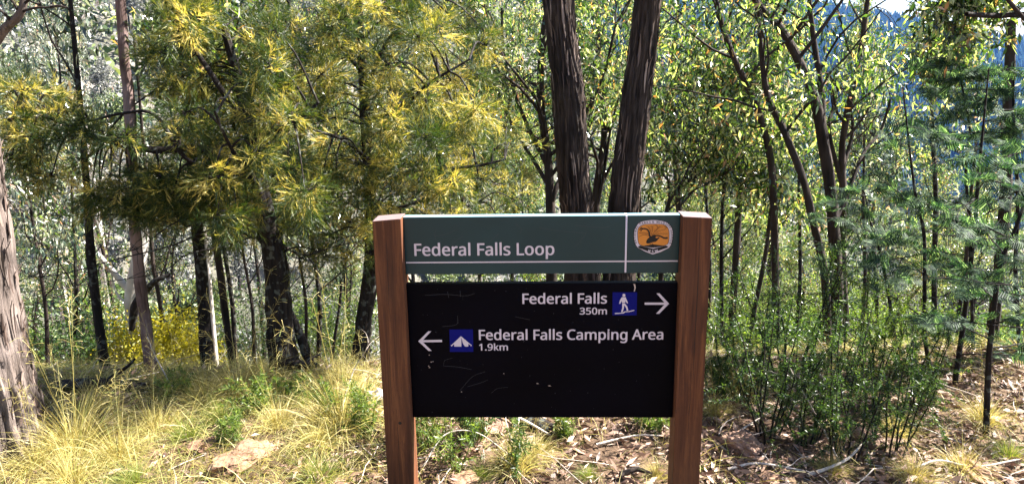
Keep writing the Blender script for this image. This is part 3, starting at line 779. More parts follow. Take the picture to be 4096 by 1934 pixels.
# stripes of the header (the upright one wraps over the top edge)
zl = loc(2000, 1047)[1]
mesh('stripe', [(-h + .004, yf, zl - .0024 + ZO), (h - .004, yf, zl - .0024 + ZO), (h - .004, yf, zl + .0024 + ZO), (-h + .004, yf, zl + .0024 + ZO)],
     [np.array([[0, 1, 2, 3]])], M_WHITE, hdr)
xv = loc(2504, 970)[0]; wv = .0031
xs_ = (xv - wv, xv + wv)
zz_ = [(yf - .0004, ZB + .004), (yf - .0004, ZA - .004), (REC + .0012, ZA - .0008), (REC + .004, ZA + .0006), (REC + .038, ZA + .0006)]
V = [(x, y, z + ZO) for (y, z) in zz_ for x in xs_]
mesh('stripe', V, [np.array([[2 * k, 2 * k + 1, 2 * k + 3, 2 * k + 2] for k in range(4)])], M_WHITE, hdr)

# emblem badge: x 320..1012, y 162..775 in the 4.3425x crop from (2460, 840)
def e4(x, y): return (2460 + x / 4.3425, 840 + y / 4.3425)
def closed(pts, n=60):
    P = np.array(pts + [pts[0]], float)
    Q = np.vstack([P[-2], P, P[1]])
    out = []
    m = len(P) - 1; k = max(2, n // m)
    for i in range(m):
        a, b, c, d = Q[i], Q[i + 1], Q[i + 2], Q[i + 3]
        for t in np.linspace(0, 1, k, endpoint=False):
            out.append(.5 * (2 * b + (c - a) * t + (2 * a - 5 * b + 4 * c - d) * t * t + (3 * b - a - 3 * c + d) * t ** 3))
    return [tuple(p) for p in out]
outer = closed([(330, 330), (400, 225), (500, 180), (665, 164), (835, 185), (940, 230), (1000, 320), (1012, 440), (990, 570), (945, 655)], 60)
def shield(s_, base):
    cx_, cy_ = 666, 430
    top = [(332, 330), (400, 225), (500, 182), (665, 164), (835, 184), (938, 230), (1000, 325), (1012, 430), (990, 575), (948, 655)]
    bot = [(800, 730), (652, 776), (520, 725), (385, 650), (338, 570), (320, 430)]
    crv = []
    P = np.array(top, float); crv += [tuple(p) for p in catmull(P, 40)]
    crv += bot[:2] + bot[2:3]
    crv += [tuple(p) for p in catmull(np.array(bot[3:] + [top[0]], float), 12)][:-1]
    out = []
    for x, y in crv:
        out.append(e4(cx_ + (x - cx_) * s_, cy_ + (y - cy_) * s_))
    return out
quadpanel('emblem_edge', shield(1.0, 0), M_INK, hdr, yf)
quadpanel('emblem_badge', shield(.972, 0), M_WHITE, hdr, yf - .0004)
inn = [(392, 440), (400, 330), (440, 275), (520, 245), (665, 238), (820, 245), (890, 275), (930, 340), (938, 450), (925, 560), (870, 605), (665, 645), (470, 612), (410, 570)]
quadpanel('emblem_field_edge', [e4(*p) for p in closed([(665 + (x - 665) * 1.015, 440 + (y - 440) * 1.015) for x, y in inn], 70)], M_INK, hdr, yf - .0008)
quadpanel('emblem_field', [e4(*p) for p in closed([(665 + (x - 665) * .985, 440 + (y - 440) * .985) for x, y in inn], 70)], M_ORANGE, hdr, yf - .0012)
def stroke(mb, pts, wd, y, n=14, w2=None):
    P = catmull([e4(*p) for p in pts], n)
    Q = np.array([loc(*p) for p in P])
    T = nrm(np.gradient(Q, axis=0)); Nn = np.stack([-T[:, 1], T[:, 0]], -1)
    w_ = np.linspace(wd, w2 if w2 is not None else wd, n)[:, None] / 4.3425 * .000885 / 2
    A, B = Q + Nn * w_, Q - Nn * w_
    V = [(a[0], y, a[1] + ZO) for a in A] + [(b[0], y, b[1] + ZO) for b in B]
    mb.add(V, np.array([[k, k + 1, n + k + 1, n + k] for k in range(n - 1)]))
bird = MB(); yb = yf - .0018
body = closed([(540, 560), (560, 500), (620, 450), (680, 425), (720, 440), (700, 470), (730, 482), (752, 468), (772, 480), (748, 500), (735, 520), (700, 545), (640, 555), (580, 575)], 56)
P_ = [loc(*e4(*p)) for p in body]
bird.add([(x, yb, z + ZO) for x, z in P_], np.array(tessellate_polygon([[Vector((x, z, 0)) for x, z in P_]])))
hill_ = [(470, 618), (560, 605), (650, 588), (760, 603), (868, 612), (665, 645)]
P_ = [loc(*e4(*p)) for p in hill_]
bird.add([(x, yb - .0001, z + ZO) for x, z in P_], np.array(tessellate_polygon([[Vector((x, z, 0)) for x, z in P_]])))
stroke(bird, [(625, 470), (600, 440), (590, 380), (560, 335), (510, 318), (460, 325)], 30, yb - .0002, 16, 22)
stroke(bird, [(470, 300), (440, 315), (425, 345)], 16, yb - .0003, 8)
stroke(bird, [(480, 315), (450, 345), (455, 365)], 14, yb - .0004, 8)
stroke(bird, [(660, 470), (720, 440), (790, 450), (850, 480), (915, 478)], 18, yb - .0005, 16, 30)
stroke(bird, [(610, 550), (608, 600)], 5, yb - .0006, 4); stroke(bird, [(630, 555), (665, 598)], 5, yb - .0007, 4)
bird.build('emblem_bird', M_INK, hdr)
fe = MB(); yq = yf - .0014
for k, pts in enumerate([[(640, 430), (690, 370), (735, 320), (735, 270), (690, 250)], [(650, 430), (760, 360), (860, 330), (895, 290), (840, 272)],
                         [(660, 430), (760, 405), (920, 405)], [(630, 430), (610, 340), (570, 270)], [(635, 430), (650, 330), (640, 262)],
                         [(600, 440), (540, 400), (410, 395)], [(640, 430), (720, 330), (800, 275)], [(590, 450), (500, 425), (410, 460)]]):
    stroke(fe, pts, 8, yq - k * .00004, 14)
    if k < 7:
        P = catmull(pts, 12)
        for j in range(3, 12, 1):
            T = P[j] - P[j - 1]; T /= np.linalg.norm(T) + 1e-9; nn = np.array([-T[1], T[0]])
            for s_ in (-1, 1):
                q = P[j] + (T * .6 + nn * s_) * 30
                if 405 < q[0] < 925 and 255 < q[1] < 590:
                    stroke(fe, [tuple(P[j]), tuple(q)], 2.5, yq - .0005, 2)
fe.build('emblem_tail_feathers', M_BROWNINK, hdr)
# lettering round the rim
def on_path(s, pts, hpx, mat, name, bold=.02, y=None, frac=(0, 1)):
    P = catmull([e4(*p) for p in pts], 200)
    Q = np.array([loc(*p) for p in P]); L = np.concatenate([[0], np.cumsum(np.linalg.norm(np.diff(Q, axis=0), axis=1))])
    sc_ = hpx / 4.3425 * .000885 / CAP
    adv = [GL[c][0] / 1000 * sc_ for c in s]; tot = sum(adv); k_ = L[-1] / tot
    x = 0; mb = MB()
    for c, a in zip(s, adv):
        v, t = glyph(c)
        if len(t):
            m_ = (x + a / 2) * k_
            i = min(np.searchsorted(L, m_), 198); c0 = Q[i]; T = Q[min(i + 3, 199)] - Q[max(i - 3, 0)]; T /= np.linalg.norm(T); nn = np.array([-T[1], T[0]])
            for q, (dx, dy) in enumerate([(0, 0), (bold, 0), (-bold, 0), (0, bold), (0, -bold)]):
                u = (v[:, 0] - GL[c][0] / 2000 + dx) * sc_; wv_ = (v[:, 1] + dy) * sc_
                XY = c0 + u[:, None] * T + wv_[:, None] * nn
                mb.add(np.stack([XY[:, 0], np.full(len(v), y - q * .00003), XY[:, 1] + ZO], -1), np.array(t))
        x += a * 1
    mb.build(name, mat, hdr)
on_path('NATIONAL PARKS & WILDLIFE SERVICE', [(385, 585), (368, 520), (362, 430), (380, 340), (420, 262), (520, 232), (665, 218), (815, 232), (905, 262), (955, 320), (972, 400), (972, 480), (940, 580)], 34, M_INK, 'emblem_lettering', y=yf - .0010)
boom = [(395, 628), (440, 612), (660, 668), (880, 612), (925, 628), (905, 650), (760, 700), (652, 748), (545, 705), (420, 655)]
quadpanel('emblem_boomerang', [e4(*p) for p in boom], M_INK, hdr, yf - .0009)
on_path('N S W', [(562, 718), (655, 735), (752, 715)], 42, M_WHITE, 'emblem_lettering', .03, yf - .0014)

# direction board
yd = REC + .001
text('Federal Falls', 2089.5, 2428, 1213.8, 1212.6, 1172.5, drp, yoff=yd)
text('350m', 2318.4, 2427.7, 1256, 1256, 1229, drp, yoff=yd)
text('Federal Falls Camping Area', 1915.8, 2653, 1357.9, 1353, 1317, drp, yoff=yd)
text('1.9km', 1916.5, 2032, 1400, 1400, 1372.8, drp, yoff=yd)
def arrow(tip, tail, back, top, bot, wpx):
    s_ = 1 if tip[0] > tail[0] else -1
    mb = MB(); y = yd - .0010
    def q(p0, p1, w_, yy):
        (x0, z0), (x1, z1) = loc(*p0), loc(*p1)
        d = np.array([x1 - x0, z1 - z0]); d /= np.linalg.norm(d); nn = np.array([-d[1], d[0]]) * w_ * .000885 / 2
        mb.add([(x0 + nn[0], yy, z0 + nn[1] + ZO), (x0 - nn[0], yy, z0 - nn[1] + ZO), (x1 - nn[0], yy, z1 - nn[1] + ZO), (x1 + nn[0], yy, z1 + nn[1] + ZO)], np.array([[0, 1, 2, 3]]))
    q(tail, (tip[0] - s_ * 7, tip[1]), wpx, y)
    # head as a pointed chevron
    e = 7 * s_
    ch = [(tip[0], tip[1]), (back, top), (back - s_ * 12, top), (tip[0] - s_ * 15, tip[1]), (back - s_ * 14, bot), (back - s_ * 1, bot)]
    P = [loc(*p) for p in ch]
    mb.add([(x, y - .0001, z + ZO) for x, z in P], np.array([[0, 1, 2], [0, 2, 3], [0, 3, 4], [0, 4, 5]]))
    mb.build('arrow', M_WHITE, drp)
arrow((2676.5, 1213.2), (2578.6, 1213.2), 2638, 1172, 1253.5, 9.3)
arrow((1672.9, 1363.2), (1768, 1362), 1713, 1323.3, 1401.6, 9.7)
hk = quadpanel('pictogram_square', [(2450.4, 1168), (2548.4, 1168), (2546.4, 1259.8), (2449.8, 1260.2)], M_BLUE, drp, yd - .0008)
tn = quadpanel('pictogram_square', [(1797.2, 1316.4), (1891.4, 1316), (1893.2, 1405.4), (1799.6, 1406)], M_BLUE, drp, yd - .0008)
def h2(x, y): return (2060 + x / 3.22, 1120 + y / 3.22)
def t2(x, y): return (1560 + x / 4.342, 1260 + y / 4.342)
fig = MB(); yy = yd - .0013
def polyadd(mb, pts, y, fn):
    P = [loc(*fn(*p)) for p in pts]
    mb.add([(x, y, z + ZO) for x, z in P], np.array(tessellate_polygon([[Vector((x, z, 0)) for x, z in P]])))
polyadd(fig, [(1403 + 19 * math.cos(a), 192 + 19 * math.sin(a)) for a in np.linspace(0, 2 * PI, 14, endpoint=False)], yy, h2)
polyadd(fig, [(1378, 216), (1424, 216), (1438, 250), (1456, 292), (1442, 298), (1421, 262), (1420, 290), (1378, 290), (1376, 262), (1355, 302), (1340, 300), (1350, 260), (1366, 230)], yy, h2)
polyadd(fig, [(1380, 296), (1414, 296), (1446, 335), (1460, 388), (1440, 392), (1428, 348), (1404, 322), (1402, 360), (1386, 410), (1366, 408), (1382, 350)], yy, h2)
polyadd(fig, [(1284, 420), (1382, 416), (1414, 398), (1470, 394), (1536, 378), (1538, 389), (1474, 406), (1420, 410), (1396, 426), (1286, 433)], yy - .0002, h2)
fig.build('walking_figure', M_WHITE, drp)
tent = MB()
polyadd(tent, [(1232, 360), (1420, 518), (1412, 528), (1362, 492), (1360, 540), (1302, 540), (1268, 490), (1240, 385), (1240, 540), (1116, 540), (1114, 498), (1074, 528), (1064, 518)], yy, t2)
polyadd(tent, [(1054, 514), (1062, 512), (1080, 536), (1072, 542)], yy - .0001, t2)
polyadd(tent, [(1420, 510), (1414, 508), (1400, 536), (1410, 542)], yy - .0001, t2)
tent.build('tent_figure', M_WHITE, drp)
# scratches, bird lime and mud flecks
def scr(mb, pts, wpx, y):
    P = catmull(pts, 12); Q = np.array([loc(*p) for p in P])
    T = nrm(np.gradient(Q, axis=0)); Nn = np.stack([-T[:, 1], T[:, 0]], -1); w_ = wpx * .000885 / 2
    A, B = Q + Nn * w_, Q - Nn * w_
    mb.add([(a[0], y, a[1] + ZO) for a in A] + [(b[0], y, b[1] + ZO) for b in B], np.array([[k, k + 1, 12 + k + 1, 12 + k] for k in range(11)]))
rs = np.random.RandomState(2)
sm = MB()
for pts in [[(2157, 910), (2230, 922), (2345, 933)], [(1740, 945), (1790, 935), (1822, 918)], [(1800, 980), (1850, 945)], [(1955, 970), (1997, 933)], [(2345, 933), (2325, 960), (2300, 985)],
            [(2062, 895), (2085, 915), (2080, 935)], [(2300, 900), (2400, 910), (2440, 905)], [(1745, 920), (1738, 940), (1745, 958)]]:
    scr(sm, pts, .9, yf - .0001)
sm.build('scratches', M_SCR, hdr)['kind'] = 'stuff'
sm = MB()
for pts in [[(1774, 1460), (1780, 1440), (1810, 1430)], [(1774, 1462), (1830, 1466), (1886, 1476)], [(1840, 1560), (1890, 1505), (1940, 1485)], [(1870, 1545), (1920, 1530), (1952, 1518)],
            [(1966, 1570), (1990, 1552), (2032, 1547)], [(1830, 1262), (1826, 1296), (1770, 1305)], [(2060, 1265), (2120, 1278)], [(1700, 1180), (1780, 1176), (1860, 1182), (1900, 1172)],
            [(1840, 1160), (1842, 1185)], [(1790, 1165), (1795, 1190)]]:
    scr(sm, pts, .9, yd - .0009)
for k in range(70):
    cxp, cyp = rs.uniform(1660, 2680), rs.uniform(1140, 1650)
    r_ = rs.uniform(.4, 1.6)
    polyadd(sm, [(cxp + r_ * math.cos(a), cyp + r_ * 1.6 * math.sin(a)) for a in (0, 1.5, 3, 4.6)], yd - .0009, lambda x, y: (x, y))
sm.build('scratches', M_SCR, drp)['kind'] = 'stuff'
mk = MB()
polyadd(mk, [(2534, 1134), (2541, 1136), (2543, 1150), (2539, 1164), (2535, 1165), (2538, 1150)], yd - .0011, lambda x, y: (x, y))
for (a, b, c_) in [(1725, 1446, 4), (1717, 1418, 3), (1718, 1468, 4), (1715, 1462, 3), (1732, 1444, 3), (2150, 1532, 6), (2198, 1541, 7), (2015, 1492, 3), (1846, 1565, 3)]:
    polyadd(mk, [(a - c_, b), (a, b - 2), (a + c_, b + 1), (a, b + 2)], yd - .0011, lambda x, y: (x, y))
mk.build('mud_flecks', M_DROP, drp)['kind'] = 'stuff'
# ------------------------------------------------------------------ trees near the sign
def ppath(pts, D, down=True, lean=0.0):
    """pixel points (2576 frame), base first -> world path; D distance of the base, lean: how much nearer/farther the top gets"""
    n = len(pts)
    P = [at(px, py, D + lean * k / max(n - 1, 1)) for k, (px, py) in enumerate(pts)]
    if down:
        b = P[0]; g = g1(b[0], b[1])
        if b[2] > g + .05:
            d = P[0] - P[1]; t = min((b[2] - g) / max(-d[2], .05) if d[2] < 0 else 0, 1.0)
            q = P[0] + d * min(t, .6) if d[2] < 0 else P[0].copy()
            g = g1(q[0], q[1])
            P = [np.array([q[0], q[1], g - .12])] + P
        else:
            P[0] = np.array([b[0], b[1], g - .1])
    return P
def pr(wpx, D): return wpx * 1.59006 * D / FPX / 2
def ext(P, L, k=1):
    """let the path run on past its last point (above the frame)"""
    d = nrm(P[-1] - P[-2])
    return P + [P[-1] + nrm(d * .8 + np.array([0, 0, .3])) * L * (j + 1) / k for j in range(k)]

# big stringybark at the edge of the picture
D = 2.95
P = ppath([(22, 1120), (12, 1040), (-20, 860), (-62, 560), (-90, 300), (-110, 0)], D)
P = ext(P, 2.2, 2)
br = [at(-96, 230, D), at(-40, 150, D - .05), (at(10, 75, D - .1)), at(52, 32, D - .12), at(72, -60, D - .1)]
t = gum('stringybark_tree', (P[0][0], P[0][1], P[0][2] + .12), P, [.175, .135, .112, .105, .10, .085, .06, .04],
    'thick fibrous-barked trunk at the far left, rising out of pale tussock grass', group=None,
    nl=0, nleaf=0, bark=M_STRINGYP, seed=3, strips=420, sides=96, samples=170, rough=.12, ridges=8.0,
    extra=[(br, .022, .012)])
for ch in t.children:
    if ch.name.startswith('limb'):
        tw = MB(); rs = np.random.RandomState(5); B0 = at(52, 32, D - .12)
        for (a, b) in [((52, 30), (128, 18)), ((128, 18), (170, 20)), ((30, 55), (-10, 20)), ((60, 10), (120, -30)), ((50, 36), (20, -10))]:
            q = catmull([at(*a, D - .12), at((a[0] + b[0]) / 2, (a[1] + b[1]) / 2 - 4, D - .14), at(*b, D - .16)], 6)
            tw.add(*tube(q, np.linspace(.006, .003, 6), 5))
        tw.build('branches', M_STRINGY, t, True, t.location)
        break

# the twin stringybarks behind the sign
D = 4.9
P = ppath([(1478, 900), (1462, 650), (1450, 530), (1430, 250), (1405, 0)], D); P = ext(P, 3.0, 2)
gum('stringybark_tree', (P[0][0], P[0][1], P[0][2] + .12), P, [.125, .112, pr(74, D), pr(72, D), pr(66, D), .07, .05],
    'left one of the two big fibrous-barked trunks behind the sign, leaning left', group='twin stringybarks behind the sign',
    nl=6, f0=.86, L=1.5, nleaf=2600, bark=M_STRINGY, seed=8, strips=420, sides=96, samples=190, rough=.12, ridges=8.0, Ls=(.042, .075))
D = 5.1
P = ppath([(1538, 900), (1556, 690), (1568, 530), (1600, 250), (1631, 0)], D); P = ext(P, 3.0, 2)
gum('stringybark_tree', (P[0][0], P[0][1], P[0][2] + .12), P, [.13, .118, pr(73, D), pr(70, D), pr(60, D), .07, .05],
    'right one of the two big fibrous-barked trunks behind the sign, leaning right', group='twin stringybarks behind the sign',
    nl=6, f0=.86, L=1.5, nleaf=2600, bark=M_STRINGY, seed=9, strips=380, sides=96, samples=190, rough=.12, ridges=8.0, Ls=(.042, .075))

# gums and saplings placed one by one: (pixel path base->top, D, widths px, kwargs)
def tree(pts, D, wd, label, lean=0.0, up=1.5, **k):
    P = ppath(pts, D, lean=lean); P = ext(P, up, 2) if up else P
    rads = [pr(w_, D) for w_ in wd]
    return gum(k.pop('name', 'gum_tree'), (P[0][0], P[0][1], P[0][2] + .1), P, rads, label, **k)
tree([(388, 975), (375, 880), (352, 700), (338, 560), (324, 260), (312, 150), (303, 0)], 3.9, [34, 28, 26, 25, 24, 22, 20, 14],
     'slender trunk with a pinkish sunlit upper half, left of the larger golden tree', bark=M_PINKB, seed=21, nl=5, f0=.80, L=.9, nleaf=1500, Ls=(.045, .08), sides=20, samples=90, ridges=4, rough=.15)
tree([(265, 940), (248, 800), (228, 640), (220, 500), (205, 300)], 4.2, [26, 22, 20, 15, 10, 6],
     'thin dark trunk between the big left trunk and the slender reddish one', bark=M_DARKB, seed=22, nl=8, f0=.6, L=.8, nleaf=2400, leaf=M_GUMG, sides=16, samples=60, ridges=4)
tree([(522, 925), (515, 820), (508, 700), (494, 560), (485, 430)], 4.1, [36, 30, 28, 26, 22, 10],
     'straight dark trunk, thickest of the row under the golden tree, by the yellow bush', bark=M_DARKB, seed=23, nl=4, f0=.7, L=.6, nleaf=800, sides=16, samples=60, ridges=4)
tree([(588, 920), (572, 820), (556, 700), (536, 560), (528, 450)], 4.4, [22, 20, 18, 16, 12, 8],
     'thin reddish trunk leaning left just beside the straight dark trunk', bark=M_REDB, seed=24, nl=4, f0=.7, L=.6, nleaf=800, sides=12, samples=50, ridges=4)
tree([(592, 905), (584, 760), (566, 640), (556, 540)], 4.9, [14, 12, 10, 8, 6],
     'very thin dark sapling trunk third in the row under the golden tree', bark=M_DARKB, seed=25, nl=4, f0=.6, L=.6, nleaf=1300, sides=10, samples=40)
tree([(542, 900), (532, 780), (520, 640), (512, 560)], 5.3, [16, 14, 11, 9, 6],
     'pale pinkish sapling trunk half hidden behind the straight dark trunk', bark=M_PALEB, seed=26, nl=4, f0=.5, L=.8, nleaf=2200, leaf=M_GUMG, sides=10, samples=40)
tree([(412, 860), (402, 760), (385, 660), (378, 560)], 6.0, [14, 12, 10, 8, 6],
     'thin pinkish trunk beside the white forked gum', bark=M_REDB, seed=27, nl=6, f0=.4, L=.9, nleaf=1500, leaf=M_GUMG, sides=10, samples=40)
# white forked gum
D = 6.2
P = ppath([(344, 900), (340, 800), (336, 730), (352, 640), (360, 560), (352, 470)], D)
gum('white_gum_tree', (P[0][0], P[0][1], P[0][2] + .1), P, [.07, .062, .07, .062, .066, .06, .03],
    'smooth white gum with a thick forked limb, behind the slender reddish trunk', seed=31, bark=M_PALEB, nl=0, nleaf=0, sides=16, samples=50, rough=.25,
    extra=[([at(338, 742, D), at(312, 715, D), at(278, 675, D), at(243, 635, D)], .036, .018), ([at(345, 790, D - .05), at(325, 770, D), at(290, 730, D), at(278, 660, D)], .014, .008)])
gum('broken_dead_tree', at(330, 800, 5.7), [at(332, 830, 5.7), at(340, 770, 5.7), at(362, 735, 5.7), at(392, 706, 5.6), at(428, 690, 5.6)], [.02, .035, .03, .022, .012],
    'dark broken dead branch leaning across the white forked gum', cat='dead branch', seed=32, bark=M_DARKB, nl=0, nleaf=0, sides=10, samples=24, rough=.4)

# pale dead tree whose arms show at the left, lower
D = 14
tb = at(60, 560, D)
P = [np.array([tb[0] + .4, tb[1], g1(tb[0], tb[1]) - .3]), at(130, 560, D), at(60, 490, D), at(20, 450, D)]
gum('dead_tree', (P[0][0], P[0][1], P[0][2] + .3), P, [.09, .06, .045, .03], 'bare white dead tree with spreading arms low on the left', seed=33, bark=M_PALEB, nl=0, nleaf=0, sides=8, samples=30,
    extra=[([at(130, 560, D), at(112, 510, D), at(95, 462, D)], .035, .02), ([at(125, 540, D), at(150, 500, D), at(138, 450, D)], .03, .015), ([at(90, 520, D), at(50, 515, D), at(10, 495, D)], .025, .012)])
D = 16
P = [np.array([*at(210, 300, D)[:2], g1(*at(210, 300, D)[:2]) - .3]), at(205, 300, D), at(196, 100, D), at(185, 40, D), at(165, -40, D)]
gum('dead_tree', (P[0][0], P[0][1], P[0][2] + .3), P, [.11, .09, .06, .045, .02], 'bare white-limbed tree forking at the top left edge', seed=34, bark=M_PALEB, nl=5, f0=.6, L=2.0, nleaf=500, leaf=M_GUMG, sides=8, samples=30,
    extra=[([at(190, 60, D), at(172, 30, D), at(175, -20, D)], .04, .02), ([at(195, 60, D), at(212, 20, D), at(225, -30, D)], .045, .02), ([at(186, 62, D), at(160, 20, D), at(150, -30, D)], .03, .015)])

# right-hand group
B = M_REDB
tree([(1952, 930), (1952, 750), (1946, 500), (1935, 380), (1900, 260), (1840, 130), (1800, 0)], 5.6, [20, 18, 17, 16, 15, 13, 10, 7],
     'slender dark trunk leaning up to the left, first tall one beyond the right post', seed=41, bark=B, nl=9, f0=.55, L=1.3, nleaf=2200, sides=16, samples=80, ridges=4, Ls=(.042, .072), leaf=M_GUM)
tree([(2112, 890), (2104, 700), (2092, 500), (2070, 350), (2048, 245), (2008, 150), (1962, 70), (1900, 0)], 5.2, [36, 29, 26, 24, 22, 19, 16, 13, 8],
     'thickest curved dark trunk of the right-hand group, bowing up to the left', seed=42, bark=B, nl=9, f0=.55, L=1.3, nleaf=1000, sides=24, samples=100, ridges=4, Ls=(.042, .075),
     extra=[([at(2068, 330, 5.2), at(2066, 230, 5.25), at(2050, 120, 5.3), at(2036, 0, 5.3), at(2030, -150, 5.3)], .026, .012),
            ([at(2100, 560, 5.2), at(2150, 440, 5.3), at(2175, 380, 5.4), at(2215, 330, 5.5), at(2240, 250, 5.5)], .016, .008)])
tree([(2082, 960), (2075, 700), (2046, 560), (2020, 450), (1972, 330), (1932, 240), (1915, 120)], 5.0, [22, 19, 18, 17, 15, 12, 8, 5],
     'dark trunk that bends left halfway up, standing left of the thickest curved one', seed=43, bark=B, nl=8, f0=.5, L=1.1, nleaf=2200, sides=16, samples=80, ridges=4, Ls=(.042, .07))
tree([(2132, 880), (2120, 700), (2121, 500), (2118, 380), (2128, 300), (2160, 160), (2180, 20)], 5.8, [26, 20, 18, 17, 15, 12, 9, 6],
     'upright dark trunk just right of the thickest curved one, forking into pale limbs', seed=44, bark=B, nl=10, f0=.45, L=.85, nleaf=1200, sides=16, samples=80, ridges=4, Ls=(.042, .072),
     extra=[([at(2120, 470, 5.8), at(2085, 330, 5.8), at(2100, 260, 5.9), at(2110, 180, 5.9)], .02, .01), ([at(2121, 420, 5.8), at(2145, 330, 5.9), at(2135, 250, 5.9)], .018, .009)])
tree([(1840, 930), (1843, 780), (1860, 500), (1862, 390), (1855, 310), (1850, 240)], 6.3, [20, 17, 15, 13, 10, 7],
     'thin straight trunk close to the right post with a branch lifting to the right', seed=45, bark=B, nl=10, f0=.5, L=1.1, nleaf=2200, sides=12, samples=50, ridges=3, up=.5,
     extra=[([at(1863, 440, 6.3), at(1885, 395, 6.3), at(1930, 375, 6.3)], .014, .007)])
tree([(1878, 890), (1900, 770), (1924, 650), (1935, 560)], 5.8, [14, 13, 11, 8, 5], 'thin reddish stem leaning to the right between two taller trunks', seed=46, bark=B, nl=6, f0=.5, L=.7, nleaf=2200, sides=10, samples=40, up=.5)
tree([(1815, 880), (1815, 700), (1816, 560), (1822, 430)], 6.5, [12, 11, 9, 7, 4], 'thinnest pole-like trunk right beside the right post', seed=47, bark=M_DARKB, nl=8, f0=.4, L=.9, nleaf=2200, sides=8, samples=40, up=.6)
tree([(2352, 880), (2350, 700), (2354, 500), (2346, 330), (2342, 210)], 6.8, [18, 15, 12, 9, 6, 4], 'thin gum with a drooping dark crown standing before the far conifers', seed=48, bark=M_DARKB, nl=12, f0=.6, L=.62, nleaf=6000, clump=.8, sides=10, samples=50, up=.1, Ls=(.042, .075))
tree([(2490, 900), (2512, 700), (2530, 480), (2535, 300), (2543, 80), (2548, -60)], 4.6, [30, 26, 24, 22, 18, 14, 8],
     'tall brown trunk with a bright edge near the far right', seed=49, bark=M_REDB, nl=8, f0=.6, L=.6, nleaf=1300, sides=20, samples=90, ridges=4, Ls=(.042, .07))
# thin dark companions of the slope
for k, (x0, y0, x1, y1, D, wd, lab) in enumerate([
        (2000, 900, 2010, 480, 7.2, 12, 'pole-thin dark trunk seen between the slender left-leaning trunk and the curved ones'),
        (2165, 880, 2172, 520, 7.0, 12, 'pole-thin trunk standing behind the feathery wattles, nearest the curved trunks'),
        (2205, 900, 2190, 540, 7.6, 13, 'thin leaning trunk behind the feathery wattles'),
        (2395, 880, 2440, 520, 6.4, 14, 'dark trunk leaning right behind the tallest wattle stem'),
        (1780, 860, 1776, 480, 7.8, 12, 'thin trunk partly hidden by the right post'),
        (120, 920, 95, 640, 5.4, 13, 'thin dark trunk just behind the big left trunk'),
        (175, 930, 190, 680, 6.0, 12, 'thin pale-edged stem between the big left trunk and the thin dark one'),
        (640, 900, 612, 640, 6.4, 11, 'thin stem seen between the row of trunks and the main golden tree'),
        (802, 880, 790, 640, 5.2, 16, 'thin reddish trunk just right of the main golden tree trunk'),
        (770, 880, 752, 640, 6.0, 11, 'very thin pale trunk touching the main golden tree trunk'),
        (838, 880, 860, 600, 6.8, 10, 'hair-thin sapling stem midway between the two golden trees'),
        (975, 860, 985, 560, 6.5, 12, 'thin stem glimpsed beside the left post')]):
    tree([(x0, y0), ((x0 + x1) / 2 + 8, (y0 + y1) / 2), (x1, y1)], D, [wd, wd * .8, wd * .6, 4], lab, seed=60 + k, bark=[M_DARKB, M_REDB][k % 2], nl=7, f0=.45, L=.75, nleaf=1300,
         leaf=[M_GUM, M_GUMG][k % 2], sides=8, samples=30, up=.8, name='sapling', cat='sapling')

# spreading gum behind the twin trunks
D = 6.6
tree([(1385, 900), (1387, 620), (1385, 530), (1378, 400), (1360, 250), (1365, 100), (1380, 0)], D, [34, 30, 26, 22, 18, 14, 10, 6],
     'many-forked gum whose trunk shows just left of the twin trunks', seed=51, bark=B, nl=14, f0=.4, L=1.6, nleaf=7500, sides=14, samples=70, Ls=(.042, .072), up=.8,
     extra=[([at(1385, 520, D), at(1400, 470, D), at(1440, 400, D + .2), at(1490, 300, D + .2), at(1530, 220, D + .2)], .03, .012),
            ([at(1382, 470, D), at(1340, 400, D), at(1290, 320, D), at(1240, 200, D)], .022, .01), ([at(1378, 420, D), at(1320, 300, D), at(1270, 150, D), at(1262, 20, D)], .022, .01)])
tree([(1500, 880), (1502, 620), (1500, 480), (1520, 340), (1510, 200)], 7.4, [26, 22, 20, 16, 12, 8],
     'thin gum seen between the twin trunks, its limbs fanning out', seed=52, bark=B, nl=14, f0=.35, L=1.7, nleaf=7500, sides=10, samples=50, Ls=(.042, .075), up=.8,
     extra=[([at(1500, 500, 7.4), at(1535, 420, 7.4), at(1600, 330, 7.4), at(1690, 240, 7.4)], .02, .008)])
tree([(1655, 900), (1665, 650), (1675, 540), (1700, 480), (1780, 420), (1850, 330)], 6.0, [16, 14, 12, 10, 8, 6, 3],
     'thin gum whose branch sweeps right from behind the right twin trunk', seed=53, bark=B, nl=12, f0=.35, L=1.0, nleaf=7500, sides=8, samples=40, up=.3)
tree([(1720, 900), (1715, 640), (1700, 420), (1690, 250), (1700, 100)], 8.6, [18, 16, 14, 12, 9, 5],
     'leafy sunlit gum filling the gap between the right twin trunk and the right post', seed=54, bark=B, nl=16, f0=.35, L=1.9, nleaf=12000, sides=8, samples=40, up=.8, Ls=(.045, .08))

